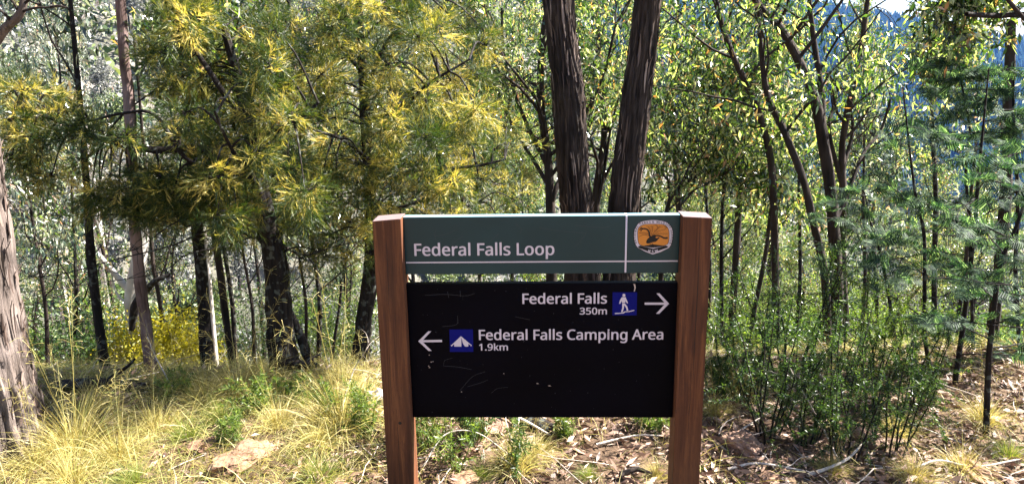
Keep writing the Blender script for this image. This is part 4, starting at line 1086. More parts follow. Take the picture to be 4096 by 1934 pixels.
# fill gums farther down the slope (copies of five)
SRC = []
def fill_src(k):
    h = 6.0
    rs = np.random.RandomState(200 + k)
    P = [np.array([0, 0, -.4]), np.array([rs.uniform(-.15, .15), rs.uniform(-.15, .15), h * .4]), np.array([rs.uniform(-.4, .4), rs.uniform(-.4, .4), h * .75]), np.array([rs.uniform(-.5, .5), rs.uniform(-.5, .5), h])]
    return gum('gum_tree', (0, 0, 0), P, [.07, .055, .035, .012], 'x', seed=210 + k, bark=[M_REDB, M_DARKB][k % 2], nl=17, f0=.30, L=1.7, nleaf=14000, cull=False, leaf=M_GUM if k < 3 else M_GUMG, sides=9, samples=30, Ls=(.042, .075), spread=.10, wf=.28, clump=.36)
SRC = [fill_src(k) for k in range(5)]
FILL = [  # px column, D, top py, kind, label
    (1190, 9.5, 40, 0, 'green gum glimpsed behind the right edge of the golden tree'),
    (1290, 10.5, 120, 1, 'gum between the golden tree and the forked gum'),
    (1040, 9.0, 90, 3, 'grey-green gum behind the crown of the right golden tree'),
    (860, 9.8, 60, 0, 'gum behind the gap between the two golden trees'),
    (620, 10.0, 130, 3, 'grey-green gum behind the left golden crown'),
    (240, 8.2, 60, 4, 'grey-green leafy gum beyond the thin trunks at the left'),
    (130, 9.5, 130, 3, 'glossy grey-leaved gum beyond the big left trunk'),
    (30, 8.0, 560, 4, 'low leafy gum beside the big left trunk'),
    (420, 9.0, 520, 1, 'low gum behind the white forked gum'),
    (160, 7.5, 620, 0, 'low green gum sapling at the left, below the golden branch'),
    (690, 9.5, 560, 4, 'low gum behind the main golden tree trunk'),
    (860, 11, 560, 1, 'low bushy gum in the gap left of the left post'),
    (1340, 12, 330, 2, 'gum low behind the forked gum'),
    (1600, 11, 60, 1, 'tall gum whose leaves show between and beside the twin trunks'),
    (1745, 12, 180, 2, 'bright green gum above the right post'),
    (1700, 9.5, 470, 0, 'low gum just above the header beside the right post'),
    (1830, 10, 400, 2, 'sunlit gum low beyond the right post'),
    (1960, 9.0, 60, 0, 'tall leafy gum behind the curved trunks'),
    (2130, 9.8, 70, 1, 'tall leafy gum crowning above the forked pale limbs'),
    (2080, 11.5, 330, 2, 'gum behind the middle of the right-hand group'),
    (2215, 11, 380, 4, 'greyish gum between the curved trunks and the far mountain view'),
    (2345, 9.5, 420, 1, 'dark low gum below the far conifers'),
    (2440, 12, 480, 2, 'gum low behind the wattles'),
    (1900, 8.5, 560, 2, 'low bright gum beyond the right post, behind the thin poles'),
    (2050, 8.0, 640, 0, 'low gum behind the foot of the curved trunks'),
    (2300, 8.8, 600, 2, 'low gum behind the wattle stems'),
    (2500, 8.2, 540, 1, 'low gum near the far right behind the tall brown trunk'),
]
for k, (px, D, ty, kind, lab) in enumerate(FILL):
    src = SRC[kind]
    o = src if 'used' not in src else copy_tree(src)
    src['used'] = 1
    p = at(px, 500, D); g = g1(p[0], p[1]); top = at(px, ty, D)[2]
    hgt = max(top - g, 1.5); s_ = hgt / 6.2
    o.location = (p[0], p[1], g); o.scale = (max(s_ * .62, .4),) * 2 + (s_,); o.rotation_euler = (0, 0, k * 1.7)
    tag(o, lab, 'tree', 'gums on the slope below the sign')
for s_ in SRC:
    if 'used' in s_: del s_['used']
for o in list(bpy.data.objects):
    if 'used' in o: del o['used']

# overhanging crown at the top right, with its dead limb
D = 3.9
P = [at(2700, 500, D), at(2690, 200, D), at(2665, 60, D), at(2640, -150, D)]
g = g1(P[0][0], P[0][1]); P = [np.array([P[0][0], P[0][1], g - .1])] + P
gum('gum_tree', (P[0][0], P[0][1], g), P, [.09, .08, .07, .06, .04], 'gum at the far right whose cracked dead limb juts across the top corner', seed=71, bark=M_REDB, nl=0, nleaf=0, sides=14, samples=40, rough=.2,
    extra=[([at(2668, 50, D), at(2576, 38, D), at(2500, 40, D), at(2432, 36, D - .05)], .017, .012), ([at(2680, 120, D), at(2590, 60, D - .1), at(2520, -20, D - .1), at(2480, -80, D)], .013, .007)])
def leafy_twigs(name, label, cat, anchor, centre, spread, nclump, nleaf, leaf, seed, group=None, Ls=(.042, .07), bark=M_REDB):
    """a hanging leafy branch: limb from the anchor to the centre with drooping leaf clumps"""
    rs = np.random.RandomState(seed)
    root = empty(name, anchor); tag(root, label, cat, group)
    tw = MB(); tips = []
    anchor = np.array(anchor)
    P = catmull([anchor, (anchor + centre) / 2 + np.array([0, 0, .08]), centre], 10)
    tw.add(*tube(P, np.linspace(.012, .004, 10), 6))
    for k in range(nclump):
        i = rs.randint(3, 10); d = nrm(rs.normal(size=3) * np.array(spread)); L = rs.uniform(.5, 1.0) * float(np.mean(spread))
        Q = limb_path(P[i], d, L, rs, 6, .25, -.12); tw.add(*tube(Q, np.linspace(.004, .0015, 6), 4)); tips.append(Q[1:])
    tw.build('branches', bark, root, True, anchor)
    V, F = gum_leaves(tips, int(nleaf * 1.6), rs, Ls, .035, .27)
    mesh('leaves', V, [F], leaf, root, False, anchor)
    return root
leafy_twigs('hanging_branch', 'dark hanging gum branch silhouetted against the sky at the top right', 'branch', at(2430, -90, 4.0), at(2395, 70, 4.1), (.42, .3, .3), 16, 900, M_GUM, 73)
leafy_twigs('hanging_branch', 'leafy gum branch hanging at the top edge right of the sky gap', 'branch', at(2520, -120, 4.0), at(2480, 20, 4.2), (.4, .3, .25), 12, 650, M_GUM, 74)

# ------------------------------------------------------------------ the two golden trees (fine twiggy foliage)
def brooms(C, rs, size=.09, W=.0022, out=None, nsub=7, per=8):
    """sprays: each a short drooping stem with side shoots that carry fine twiglets, like a little broom"""
    k = len(C)
    D0 = nrm(rs.normal(size=(k, 3)) * .75 + (out if out is not None else 0) + np.array([0, 0, -.25]))
    tone = np.repeat(rs.beta(.8, 1.1, k) * .74, nsub * per)
    P, D = [], []
    S = nrm(np.cross(D0, rs.normal(size=(k, 3))))
    for s_ in range(nsub):
        t = (s_ + .5) / nsub; sgn = 1 if s_ % 2 else -1
        b = C + D0 * (size * t)[:, None] + np.array([0, 0, -.25]) * (size * t * t)[:, None]
        ds = nrm(D0 * .9 + S * sgn * rs.uniform(.3, .8, (k, 1)) + rs.normal(size=(k, 3)) * .22)
        for q in range(per):
            u = rs.uniform(0, .55, (k, 1)) * size[:, None]
            P.append(b + ds * u); D.append(nrm(ds + rs.normal(size=(k, 3)) * .22 + np.array([0, 0, .06])))
    P = np.stack(P, 1).reshape(-1, 3); D = np.stack(D, 1).reshape(-1, 3); n = len(P)
    L = np.repeat(size, nsub * per) * rs.uniform(.25, .55, n)
    V, F = tris(P, D, L, W * rs.uniform(.7, 1.4, n), rs)
    return V, F, np.repeat(tone, 3)
def ballart(label, trunk, tr, limbs, clumps, seed, D, low=()):
    rs = np.random.RandomState(seed)
    base = (trunk[0][0], trunk[0][1], trunk[0][2] + .1)
    root = empty('golden_cherry_tree', base); tag(root, label, 'tree', 'golden twiggy trees left of the sign')
    tp = catmull(trunk, 120); rr = np.interp(np.linspace(0, 1, 120), np.linspace(0, 1, len(tr)), tr)
    V, F = tube(tp, rr, 36, .22, seed, 5.0); mesh('trunk', V, [F], M_DARKB, root, True, base)
    nodes = [tp[30:]]
    for (pts, ra, rb) in limbs:
        lp = catmull(pts, 26); V, F = tube(lp, np.linspace(ra, rb, 26), 9, .25, seed + 1); mesh('limb', V, [F], M_DARKB, root, True, base); nodes.append(lp[4:])
    nodes = np.concatenate(nodes)
    tw = MB(); VV = []; FF = []; AA = []; n = 0
    for (px, py, dd, sx, sz, cnt) in clumps:
        c = at(px, py, D + dd)
        # twig from nearest limb node to the clump
        j = np.argmin(((nodes - c) ** 2).sum(1) + rs.uniform(0, .01, len(nodes)))
        mid = (nodes[j] + c) / 2 + np.array([0, 0, .05])
        q = catmull([nodes[j], mid, c], 8); tw.add(*tube(q, np.linspace(.007, .0025, 8), 5))
        s_ = np.array([pr(sx, D) * .50, pr((sx + sz) / 2, D) * .50, pr(sz, D) * .50])
        C = c + rs.normal(size=(cnt, 3)) * s_
        for m_ in range(min(14, cnt)):
            q = catmull([c, (c + C[m_]) / 2 + rs.normal(size=3) * .01, C[m_]], 5); tw.add(*tube(q, np.linspace(.0028, .001, 5), 3))
        ct = rs.uniform(-.22, .3)
        o_ = nrm(C - c) * .7 + nrm(c - nodes[j]) * .5
        V, F, A_ = brooms(C, rs, rs.uniform(.05, .10, cnt), out=o_); VV.append(V); FF.append(F + n); AA.append(np.clip(A_ + ct, 0, .8)); n += len(V)
    for (pts, ra) in low:
        q = catmull(pts, 22); tw.add(*tube(q, np.linspace(ra, ra * .3, 22), 5, .2, seed))
        for m_ in range(16):
            i = rs.randint(4, 21); d = nrm(rs.normal(size=3)); Q = limb_path(q[i], d, rs.uniform(.08, .25), rs, 4, .3, -.05); tw.add(*tube(Q, np.linspace(.002, .0008, 4), 3))
    tw.build('branches', M_DARKB, root, True, base)
    mesh('foliage', np.concatenate(VV), [np.concatenate(FF)], M_BALL, root, False, base, np.concatenate(AA))
    print('ballart tris', sum(len(f) for f in FF))
    return root
rs = np.random.RandomState(77)
def scatter_clumps(poly, n, w_, seed, dd=(-.55, .6), cnt=(30, 50), minpx=28):
    """random clump positions inside a pixel polygon"""
    rs = np.random.RandomState(seed); poly = np.array(poly, float); out = []; got = []
    lo, hi = poly.min(0), poly.max(0); tries = 0
    while len(out) < n and tries < 20000:
        tries += 1
        p = rs.uniform(lo, hi)
        c = False; j = len(poly) - 1
        for i in range(len(poly)):
            if (poly[i][1] > p[1]) != (poly[j][1] > p[1]) and p[0] < (poly[j][0] - poly[i][0]) * (p[1] - poly[i][1]) / (poly[j][1] - poly[i][1]) + poly[i][0]: c = not c
            j = i
        if not c or any(abs(p[0] - a) + abs(p[1] - b) < minpx for a, b in got): continue
        got.append(tuple(p)); out.append((p[0], p[1], rs.uniform(*dd), w_ * rs.uniform(.8, 1.3), w_ * rs.uniform(.55, .9), rs.randint(*cnt)))
    return out
D = 3.85
trunk = ppath([(722, 935), (708, 850), (700, 740), (690, 640), (672, 560), (655, 470), (640, 360), (600, 200), (560, 60)], D)
limbs = [([at(690, 640, D), at(655, 600, D), at(600, 560, D - .1), at(540, 545, D - .15), at(470, 570, D - .2)], .022, .006),
         ([at(664, 510, D), at(620, 430, D - .1), at(510, 375, D - .2), at(400, 378, D - .25), at(330, 368, D - .3), at(240, 345, D - .3), at(160, 310, D - .3), at(60, 270, D - .3)], .026, .007),
         ([at(655, 470, D), at(560, 420, D - .1), at(470, 400, D - .3), at(390, 290, D - .3), at(310, 285, D - .3), at(225, 305, D - .3)], .014, .005),
         ([at(645, 400, D), at(700, 330, D - .2), at(750, 300, D - .3), at(800, 260, D - .3)], .018, .006),
         ([at(630, 330, D), at(560, 230, D - .2), at(500, 140, D - .2), at(440, 60, D - .2), at(400, -30, D - .2)], .018, .006),
         ([at(612, 250, D), at(680, 150, D), at(720, 60, D + .1), at(730, -40, D + .1)], .016, .006),
         ([at(648, 430, D), at(600, 400, D - .3), at(560, 330, D - .5), at(540, 280, D - .6)], .012, .005)]
left_poly = [(385, -30), (740, -30), (760, 120), (740, 300), (800, 420), (780, 520), (690, 560), (640, 540), (560, 560), (480, 520), (380, 560), (330, 470), (380, 380), (450, 320), (420, 230), (380, 120)]
cl = scatter_clumps(left_poly, 92, 58, 5)
cl += [(x, y, .05, 46, 40, 26) for x, y in [(700, 600), (770, 590), (820, 640), (760, 650), (600, 585), (560, 600)]]
# the golden arm reaching out to the left edge
cl += [(x, y, -.3 + .1 * math.sin(x), 52, 20, 28) for x, y in [(20, 240), (60, 225), (95, 235), (140, 250), (165, 280), (110, 290), (60, 300), (200, 310), (230, 330), (150, 330), (80, 345), (20, 350), (30, 300), (260, 350), (300, 345), (30, 390), (90, 390), (60, 370)]]
cl += [(x, y, -.3, 40, 20, 22) for x, y in [(95, 435), (130, 440), (250, 470), (300, 500), (330, 470), (230, 490), (280, 440), (205, 400)]]
cl += [(x, y, -.25, 58, 45, 50) for x, y in [(350, 420), (400, 440), (450, 450), (500, 460), (420, 500), (480, 520), (540, 500), (590, 470), (330, 500), (380, 520), (560, 440), (250, 500), (620, 500)]]
low = [([at(640, 600, D), at(560, 570, D - .2), at(430, 618, D - .3), at(300, 650, D - .35), at(150, 690, D - .4), at(50, 695, D - .4)], .006),
       ([at(600, 560, D), at(520, 545, D - .2), at(440, 560, D - .3), at(330, 630, D - .3), at(230, 610, D - .35)], .005),
       ([at(650, 590, D), at(560, 620, D - .15), at(470, 640, D - .2), at(380, 690, D - .25), at(60, 735, D - .3)], .005),
       ([at(430, 560, D - .2), at(300, 540, D - .3), at(200, 545, D - .3), at(60, 530, D - .35)], .004),
       ([at(680, 600, D), at(760, 640, D - .1), at(840, 620, D - .1), at(930, 600, D - .1)], .006)]
ballart('golden-green twiggy tree with a dark stout trunk, the larger one on the left', trunk, [.075, .07, .062, .055, .05, .042, .034, .026, .016], limbs, cl, 5, D, low)
D = 4.25
trunk = ppath([(908, 890), (915, 800), (932, 690), (936, 600), (930, 480), (920, 330), (914, 220), (907, 110), (904, 0)], D); trunk = ext(trunk, .9, 2)
limbs = [([at(918, 240, D), at(960, 130, D), at(1000, 70, D), at(1045, -10, D)], .016, .007),
         ([at(916, 190, D), at(860, 120, D - .1), at(830, 70, D - .1), at(790, 20, D - .1)], .012, .005),
         ([at(908, 110, D), at(950, 60, D), at(1020, 20, D), at(1080, -10, D)], .010, .005),
         ([at(925, 300, D), at(1010, 270, D - .2), at(1080, 210, D - .3), at(1180, 150, D - .3)], .016, .005),
         ([at(932, 470, D), at(1000, 440, D - .2), at(1080, 430, D - .3), at(1210, 415, D - .3), at(1270, 400, D - .3)], .014, .005),
         ([at(928, 400, D), at(860, 350, D - .3), at(800, 330, D - .4), at(760, 300, D - .4)], .012, .005),
         ([at(934, 540, D), at(1010, 520, D - .1), at(1100, 500, D - .2), at(1200, 510, D - .2)], .010, .004)]
right_poly = [(760, -30), (1160, -30), (1240, 80), (1230, 250), (1320, 330), (1300, 440), (1240, 530), (1100, 560), (960, 600), (820, 600), (760, 520), (780, 400), (770, 250), (800, 100)]
cl = scatter_clumps(right_poly, 112, 54, 9, dd=(-.6, .7))
cl += [(x, y, -.1, 46, 40, 26) for x, y in [(880, 640), (950, 640), (830, 590), (1010, 590), (1180, 520), (1260, 560), (1290, 500)]]
low = [([at(936, 590, D), at(860, 600, D - .1), at(790, 650, D - .1), at(740, 660, D - .1)], .005)]
ballart('golden-green twiggy tree right beside the left post, its speckled trunk showing at the top', trunk, [.052, .05, .046, .042, .036, .03, .026, .022, .02, .014, .01], limbs, cl, 6, D, low)
# second leaning stem at the foot of the main golden tree
tree([(792, 925), (765, 870), (745, 820), (730, 780)], 3.9, [30, 26, 22, 12], 'short dark leaning stem at the foot of the main golden tree', seed=81, bark=M_DARKB, nl=0, nleaf=0, sides=14, samples=30, up=0, name='leaning_stem', cat='tree stem')
# ------------------------------------------------------------------ wattles at the right (feathery foliage)
def frond_geo(rs, L=.12, n=7):
    """a bipinnate leaf lying along +X"""
    V = []; F = []
    def q(a, b, w0, w1):
        a = np.array(a, float); b = np.array(b, float); d = nrm(b - a); s_ = np.array([-d[1], d[0], 0])
        i = len(V); V.extend([a - s_ * w0, a + s_ * w0, b + s_ * w1, b - s_ * w1]); F.append([i, i + 1, i + 2, i + 3])
    q((0, 0, 0), (L, 0, -.12 * L), .0007, .0004)
    for k in range(n):
        t = .15 + .85 * (k + .5) / n; l = L * .42 * math.sin(PI * min(max(t * .8 + .12, 0), 1)) ** .7
        for s_ in (-1, 1):
            a = (L * t, 0, -.12 * L * t * t); b = (L * t + l * .45, s_ * l, -.12 * L * t * t - l * rs.uniform(.0, .25))
            q(a, b, .0042, .0022)
    return np.array(V), np.array(F)
FR = [frond_geo(np.random.RandomState(k)) for k in range(3)]
def put_fronds(P, D, rs, scale=(.7, 1.4)):
    VV = []; FF = []; n = 0
    for p, d in zip(P, D):
        v, f = FR[rs.randint(0, 3)]
        d = nrm(d); s_ = np.cross(np.array([0, 0, 1.0]) + rs.normal(size=3) * .8, d); s_ = nrm(s_); u = np.cross(d, s_)
        sc_ = rs.uniform(*scale)
        VV.append(p + sc_ * (v[:, :1] * d + v[:, 1:2] * s_ + v[:, 2:] * u)); FF.append(f + n); n += len(v)
    return np.concatenate(VV), np.concatenate(FF)
def wattle(label, pts, D, wd, seed, nb=20, L=.75, f0=.3, nfr=9, lean=0.0, up=.5, scale=(.5, .9)):
    rs = np.random.RandomState(seed)
    P = ppath(pts, D, lean=lean); P = ext(P, up, 1) if up else P
    base = (P[0][0], P[0][1], P[0][2] + .1)
    root = empty('wattle_tree', base); tag(root, label, 'wattle', 'feathery wattles at the right')
    tp = catmull(P, 50); rr = np.interp(np.linspace(0, 1, 50), np.linspace(0, 1, len(wd)), [pr(w_, D) for w_ in wd])
    V, F = tube(tp, rr, 10, .12, seed); mesh('trunk', V, [F], M_DARKB, root, True, base)
    tw = MB(); A = []; B_ = []
    for k in range(nb):
        f = f0 + (1 - f0) * (k + rs.uniform(0, 1)) / nb; i = min(int(f * 49), 48)
        az = k * 2.4 + rs.uniform(-.4, .4); d = np.array([math.cos(az), math.sin(az), rs.uniform(-.1, .45)])
        l = L * rs.uniform(.5, 1.1) * (1.1 - .6 * f)
        Q = limb_path(tp[i], nrm(d), l, rs, 9, .10, -.01); tw.add(*tube(Q, np.linspace(rr[i] * .35, .0012, 9), 5))
        subs = [Q]
        for s_ in range(3):
            j = rs.randint(2, 7); T = nrm(Q[j + 1] - Q[j]); sdv = nrm(np.cross(T, [0, 0, 1.0])) * rs.choice([-1, 1])
            S_ = limb_path(Q[j], nrm(T + sdv * .8), l * .45, rs, 6, .1, -.02); tw.add(*tube(S_, np.linspace(.003, .001, 6), 4)); subs.append(S_)
        for S_ in subs:
            m_ = nfr if len(S_) == 9 else nfr // 2
            for q in range(m_):
                t = rs.uniform(.2, 1) * (len(S_) - 1.01); a = int(t); p = S_[a] + (S_[a + 1] - S_[a]) * (t - a)
                T = nrm(S_[a + 1] - S_[a]); sdv = nrm(np.cross(T, [0, 0, 1.0])) * (1 if q % 2 else -1)
                A.append(p); B_.append(T * .6 + sdv * .9 + np.array([0, 0, rs.uniform(-.35, .15)]))
    tw.build('branches', M_DARKB, root, True, base)
    V, F = put_fronds(A, B_, rs, scale); mesh('fronds', V, [F], M_WATTLE, root, False, base)
    return root
wattle('feathery wattle with the left-hand thin black stem of the three', [(2358, 1156), (2347, 949), (2327, 846), (2326, 742), (2324, 587), (2300, 470)], 3.55, [14, 12, 11, 10, 9, 7, 3], 1, nb=11, f0=.33, L=.6)
wattle('feathery wattle with the middle black stem that leans to the right', [(2377, 1161), (2383, 1104), (2408, 924), (2429, 769), (2450, 587), (2462, 440)], 3.5, [18, 16, 14, 12, 10, 8, 3], 2, nb=11, f0=.36, L=.6)
wattle('feathery wattle nearest the camera at the right edge, thick forking stem', [(2470, 1212), (2480, 1104), (2486, 923), (2496, 820), (2517, 665), (2560, 560)], 2.95, [19, 17, 15, 14, 12, 9, 4], 3, nb=11, f0=.38, L=.5, nfr=10, scale=(.45, .8))
wattle('pale young wattle tip reaching up before the far conifers', [(2452, 900), (2440, 600), (2430, 430), (2440, 330), (2420, 215)], 4.1, [9, 8, 7, 5, 4, 2], 4, nb=18, f0=.5, L=.45, up=.1)
wattle('feathery wattle spreading low beside the curved trunks', [(2265, 900), (2235, 740), (2215, 640), (2190, 560)], 4.4, [10, 9, 7, 5, 2], 5, nb=16, f0=.35, L=.6, up=.2)
wattle('bright green wattle spray entering at the right edge', [(2640, 1000), (2625, 820), (2600, 680), (2590, 560)], 2.5, [12, 10, 8, 6, 3], 6, nb=16, f0=.35, L=.42, up=.2, scale=(.35, .65))
wattle('grey-green wattle behind the nearest one, filling the right edge', [(2560, 980), (2555, 700), (2560, 500), (2550, 300)], 4.0, [12, 10, 9, 7, 3], 7, nb=15, f0=.25, L=.6, up=.3)

# ------------------------------------------------------------------ shrubs with small narrow leaves
def shrub(label, p, h, wd, nst, leaf, seed, name='shrub', cat='shrub', group=None, leafL=(.012, .022), dens=160, stem=M_DARKB, wl=.0035, lean=(0, 0), bare=.2, out=.45):
    rs = np.random.RandomState(seed)
    base = np.array([p[0], p[1], g1(p[0], p[1])])
    root = empty(name, base); tag(root, label, cat, group)
    tw = MB(); PP = []; DD = []
    for k in range(nst):
        az = rs.uniform(0, 2 * PI); sp = rs.uniform(.1, 1) ** .7
        d = np.array([math.cos(az) * sp * out + lean[0], math.sin(az) * sp * out + lean[1], 1.0])
        l = h * rs.uniform(.65, 1.05)
        b0 = base + np.array([math.cos(az), math.sin(az), 0]) * wd * .12 * sp + np.array([0, 0, -.03])
        Q = limb_path(b0, nrm(d), l, rs, 9, .10, .04); tw.add(*tube(Q, np.linspace(.0045, .0012, 9) * (h / .6) ** .5, 4))
        L_ = [Q]
        for s_ in range(5):
            j = rs.randint(2, 8); T = nrm(Q[j] - Q[j - 1] + rs.normal(size=3) * .45)
            S_ = limb_path(Q[j], T, l * rs.uniform(.2, .42), rs, 5, .12, .06); tw.add(*tube(S_, np.linspace(.002, .0008, 5), 3)); L_.append(S_)
        for m_, S_ in enumerate(L_):
            nn = int(dens * (1 if m_ == 0 else .5)); t = rs.uniform(bare if m_ == 0 else 0, 1, nn) * (len(S_) - 1.01)
            a = t.astype(int); f = (t - a)[:, None]; PP.append(S_[a] * (1 - f) + S_[a + 1] * f)
            T = nrm(S_[a + 1] - S_[a]); DD.append(nrm(T * .5 + nrm(rs.normal(size=(nn, 3))) * .8))
    tw.build('stems', stem, root, True, base)
    P = np.concatenate(PP); D_ = np.concatenate(DD); n = len(P)
    V, F = blades(P, D_, rs.uniform(*leafL, n), wl * rs.uniform(.7, 1.3, n), .1, rs)
    mesh('foliage', V, [F], leaf, root, False, base)
    return root
def gp(px, py):
    """ground point seen at this picture position"""
    d = at(px, py, 1.0) - EYE
    t = 1.0
    for k in range(400):
        q = EYE + d * t
        if q[2] < g1(q[0], q[1]): break
        t += .02
    return EYE + d * t
SH = [(2130, 1160, .9, .6, 9, 'dark green fine-leaved shrub, tallest of the clump under the curved trunks'),
      (2230, 1150, .7, .6, 9, 'dark green fine-leaved shrub at the right end of the clump, beside the wattle stems'),
      (2030, 1110, .65, .5, 10, 'fine-leaved shrub in the middle of the clump right of the sign'),
      (1930, 1100, .95, .5, 8, 'upright fine-leaved shrub at the left end of the clump, nearest the right post'),
      (1880, 1010, .7, .5, 9, 'fine-leaved shrub standing behind the brown rock by the right post'),
      (2000, 990, 1.15, .5, 7, 'tall thin-stemmed shrub in front of the pole-like trunks'),
      (2180, 1010, .8, .6, 10, 'yellowish-tipped shrub behind the clump at the foot of the curved trunks'),
      (2290, 1020, .6, .5, 9, 'green shrub between the clump and the left wattle stem'),
      (1815, 1000, .4, .3, 8, 'small green bush peeping out beside the right post')]
for k, (px, py, h_, w_, ns, lab) in enumerate(SH):
    shrub(lab, gp(px, py), h_ * .84, w_, ns, M_SHRUB if k != 6 else M_LIME, 300 + k, group='fine-leaved shrubs right of the sign', leafL=(.012, .024), wl=.0030, dens=210, bare=.25, out=.32)
for k, (px, py, h_, w_, ns, lab) in enumerate([
        (830, 1060, .22, .3, 10, 'lime green herb among the tussocks left of the sign'),
        (660, 1040, .26, .3, 10, 'lime green herb in the middle of the left grass'),
        (740, 1020, .22, .3, 9, 'pale green herb at the edge of the left grass'),
        (925, 1090, .26, .2, 9, 'bright green herb against the left post'),
        (1085, 1130, .42, .25, 12, 'bright green leafy herb just inside the left post, below the board'),
        (1190, 1110, .34, .25, 10, 'dark bluish herb below the left half of the board'),
        (1150, 1190, .30, .12, 4, 'tall single lime shoot below the board'),
        (1420, 1100, .16, .15, 7, 'small lime tuft in the leaf litter below the board'),
        (1270, 1195, .34, .14, 5, 'thin dark sprig standing in front of the straw tussock below the board'),
        (1640, 1085, .18, .2, 7, 'small green tuft at the back of the litter beside the right post'),
        (440, 1010, .2, .3, 8, 'green herb by the foot of the slender reddish trunk'),
        (590, 1110, .18, .2, 7, 'small green herb just left of the pale rock')]):
    shrub(lab, gp(px, py), h_, w_, ns, [M_LIME, M_SHRUB][1 if k in (5, 8) else 0], 330 + k, name='herb', cat='herb', leafL=(.018, .034), wl=.0045, dens=42, stem=M_GREENGRASS, group='green herbs in the grass', out=.35)
# yellow bushes and green undergrowth beyond the edge
def bush(label, c, size, n, leaf, seed, name='bush', cat='bush', group=None, L=(.02, .04)):
    rs = np.random.RandomState(seed)
    g = g1(c[0], c[1]); base = np.array([c[0], c[1], g]); root = empty(name, base); tag(root, label, cat, group)
    tw = MB(); C = []
    for k in range(26):
        d = nrm(rs.normal(size=3) * np.array([1, 1, .6]) + np.array([0, 0, .5])); tip = c + d * np.array(size) * rs.uniform(.5, 1)
        q = catmull([base - np.array([0, 0, .05]), (base + tip) / 2 + rs.normal(size=3) * .04, tip], 7); tw.add(*tube(q, np.linspace(.01, .002, 7), 4)); C.append(q[3:])
    tw.build('stems', M_TWIG, root, True, base)
    C = np.concatenate(C); P = C[rs.randint(0, len(C), n)] + rs.normal(size=(n, 3)) * np.array(size) * .16
    V, F = blades(P, nrm(rs.normal(size=(n, 3)) + np.array([0, 0, .5])), rs.uniform(*L, n), rs.uniform(.010, .018, n), 0, rs)
    mesh('foliage', V, [F], leaf, root, False, base)
bush('bright yellow bush glowing between the slender trunk and the straight dark trunk', at(455, 885, 5.6), (.42, .4, .34), 9000, M_YELLOW, 350, group='yellow bushes under the golden tree')
bush('yellow-green bush at the foot of the white forked gum', at(345, 880, 5.9), (.28, .3, .36), 5000, M_YELLOW, 351, group='yellow bushes under the golden tree')
bush('pale green bush seen in the gap left of the left post', at(850, 830, 7.5), (.7, .6, .5), 8000, M_LIME, 352)
for k, (px, py, D, s_, lf, lab) in enumerate([
        (1850, 800, 7.5, .6, 0, 'lime green bush low beyond the right post'), (1990, 860, 6.6, .5, 1, 'green undergrowth bush behind the pole-like trunks'),
        (2200, 860, 7, .7, 0, 'yellow-green bush behind the wattles'), (2420, 900, 6, .6, 1, 'dark green bush low at the right'), (1900, 640, 10, 1.0, 0, 'yellow-green bush on the slope beyond the right post'),
        (150, 850, 6, .5, 1, 'dark green bush behind the big left trunk'), (250, 760, 8, .8, 1, 'dark bush below the drooping left branches'), (640, 820, 8, .7, 1, 'grey-green bush behind the row of trunks'),
        (1650, 800, 9, .9, 0, 'bush hidden behind the board'), (2330, 760, 9, .9, 0, 'lime bush showing through the wattle stems'), (2520, 960, 4.5, .35, 0, 'yellow-green bush at the right edge beside the nearest wattle'),
        (2110, 780, 8, .8, 0, 'sunlit lime bush behind the feet of the curved trunks'), (1940, 760, 8.5, .8, 0, 'sunlit bush between the pole-like trunks'),
        (2230, 930, 5.6, .4, 0, 'low pale bush behind the shrub clump'), (2380, 980, 5.2, .35, 0, 'low yellowish bush between the wattle stems'), (1860, 900, 5.6, .35, 0, 'low bright bush just beyond the sunlit tussock'),
        (2040, 900, 5.4, .4, 1, 'low dark bush at the foot of the left-bending trunk'),
        (1300, 760, 8, .8, 0, 'bright bush glimpsed in the slot between the two boards')]):
    bush(lab, at(px, py, D), (s_, s_ * .9, s_ * .7), 5200, [M_LIME, M_SHRUB][lf], 360 + k, group='undergrowth bushes on the slope')

# ------------------------------------------------------------------ grass
def tussock(n, h, spread, seed, mat, W=.0026, droop=(.25, .9), stalks=0):
    rs = np.random.RandomState(seed)
    az = rs.uniform(0, 2 * PI, n); sp = rs.uniform(0, 1, n) ** .8
    P = np.stack([np.cos(az) * sp * .07 * spread, np.sin(az) * sp * .07 * spread, np.full(n, -.02)], -1)
    D_ = nrm(np.stack([np.cos(az) * sp * .75, np.sin(az) * sp * .75, np.ones(n)], -1) + rs.normal(size=(n, 3)) * .16)
    L = h * rs.uniform(.45, 1.15, n)
    return grassblades(P, D_, L, W * rs.uniform(.6, 1.3, n), rs.uniform(*droop, n) * (.4 + sp), rs, 4)
def stalk_geo(n, h, seed):
    rs = np.random.RandomState(seed); mb = MB()
    for k in range(n):
        az = rs.uniform(0, 2 * PI); sp = rs.uniform(.05, .5)
        d = nrm(np.array([math.cos(az) * sp, math.sin(az) * sp, 1.0])); l = h * rs.uniform(.8, 1.5)
        Q = limb_path((0, 0, -.02), d, l, rs, 7, .05, -.02); mb.add(*tube(Q, np.linspace(.0014, .0007, 7), 3))
        for j in range(14):
            a = rs.uniform(4.4, 6); i = int(min(a, 5)); p = Q[i] + (Q[i + 1] - Q[i]) * (a - i) if i < 6 else Q[6]
            dd = nrm(rs.normal(size=3) + nrm(Q[i + 1] - Q[i]) * 1.2); mb.add(*tube(np.array([p, p + dd * .03, p + dd * .055 + np.array([0, 0, -.01])]), [.0006, .0005, .0012], 3))
    return mb
TG = []
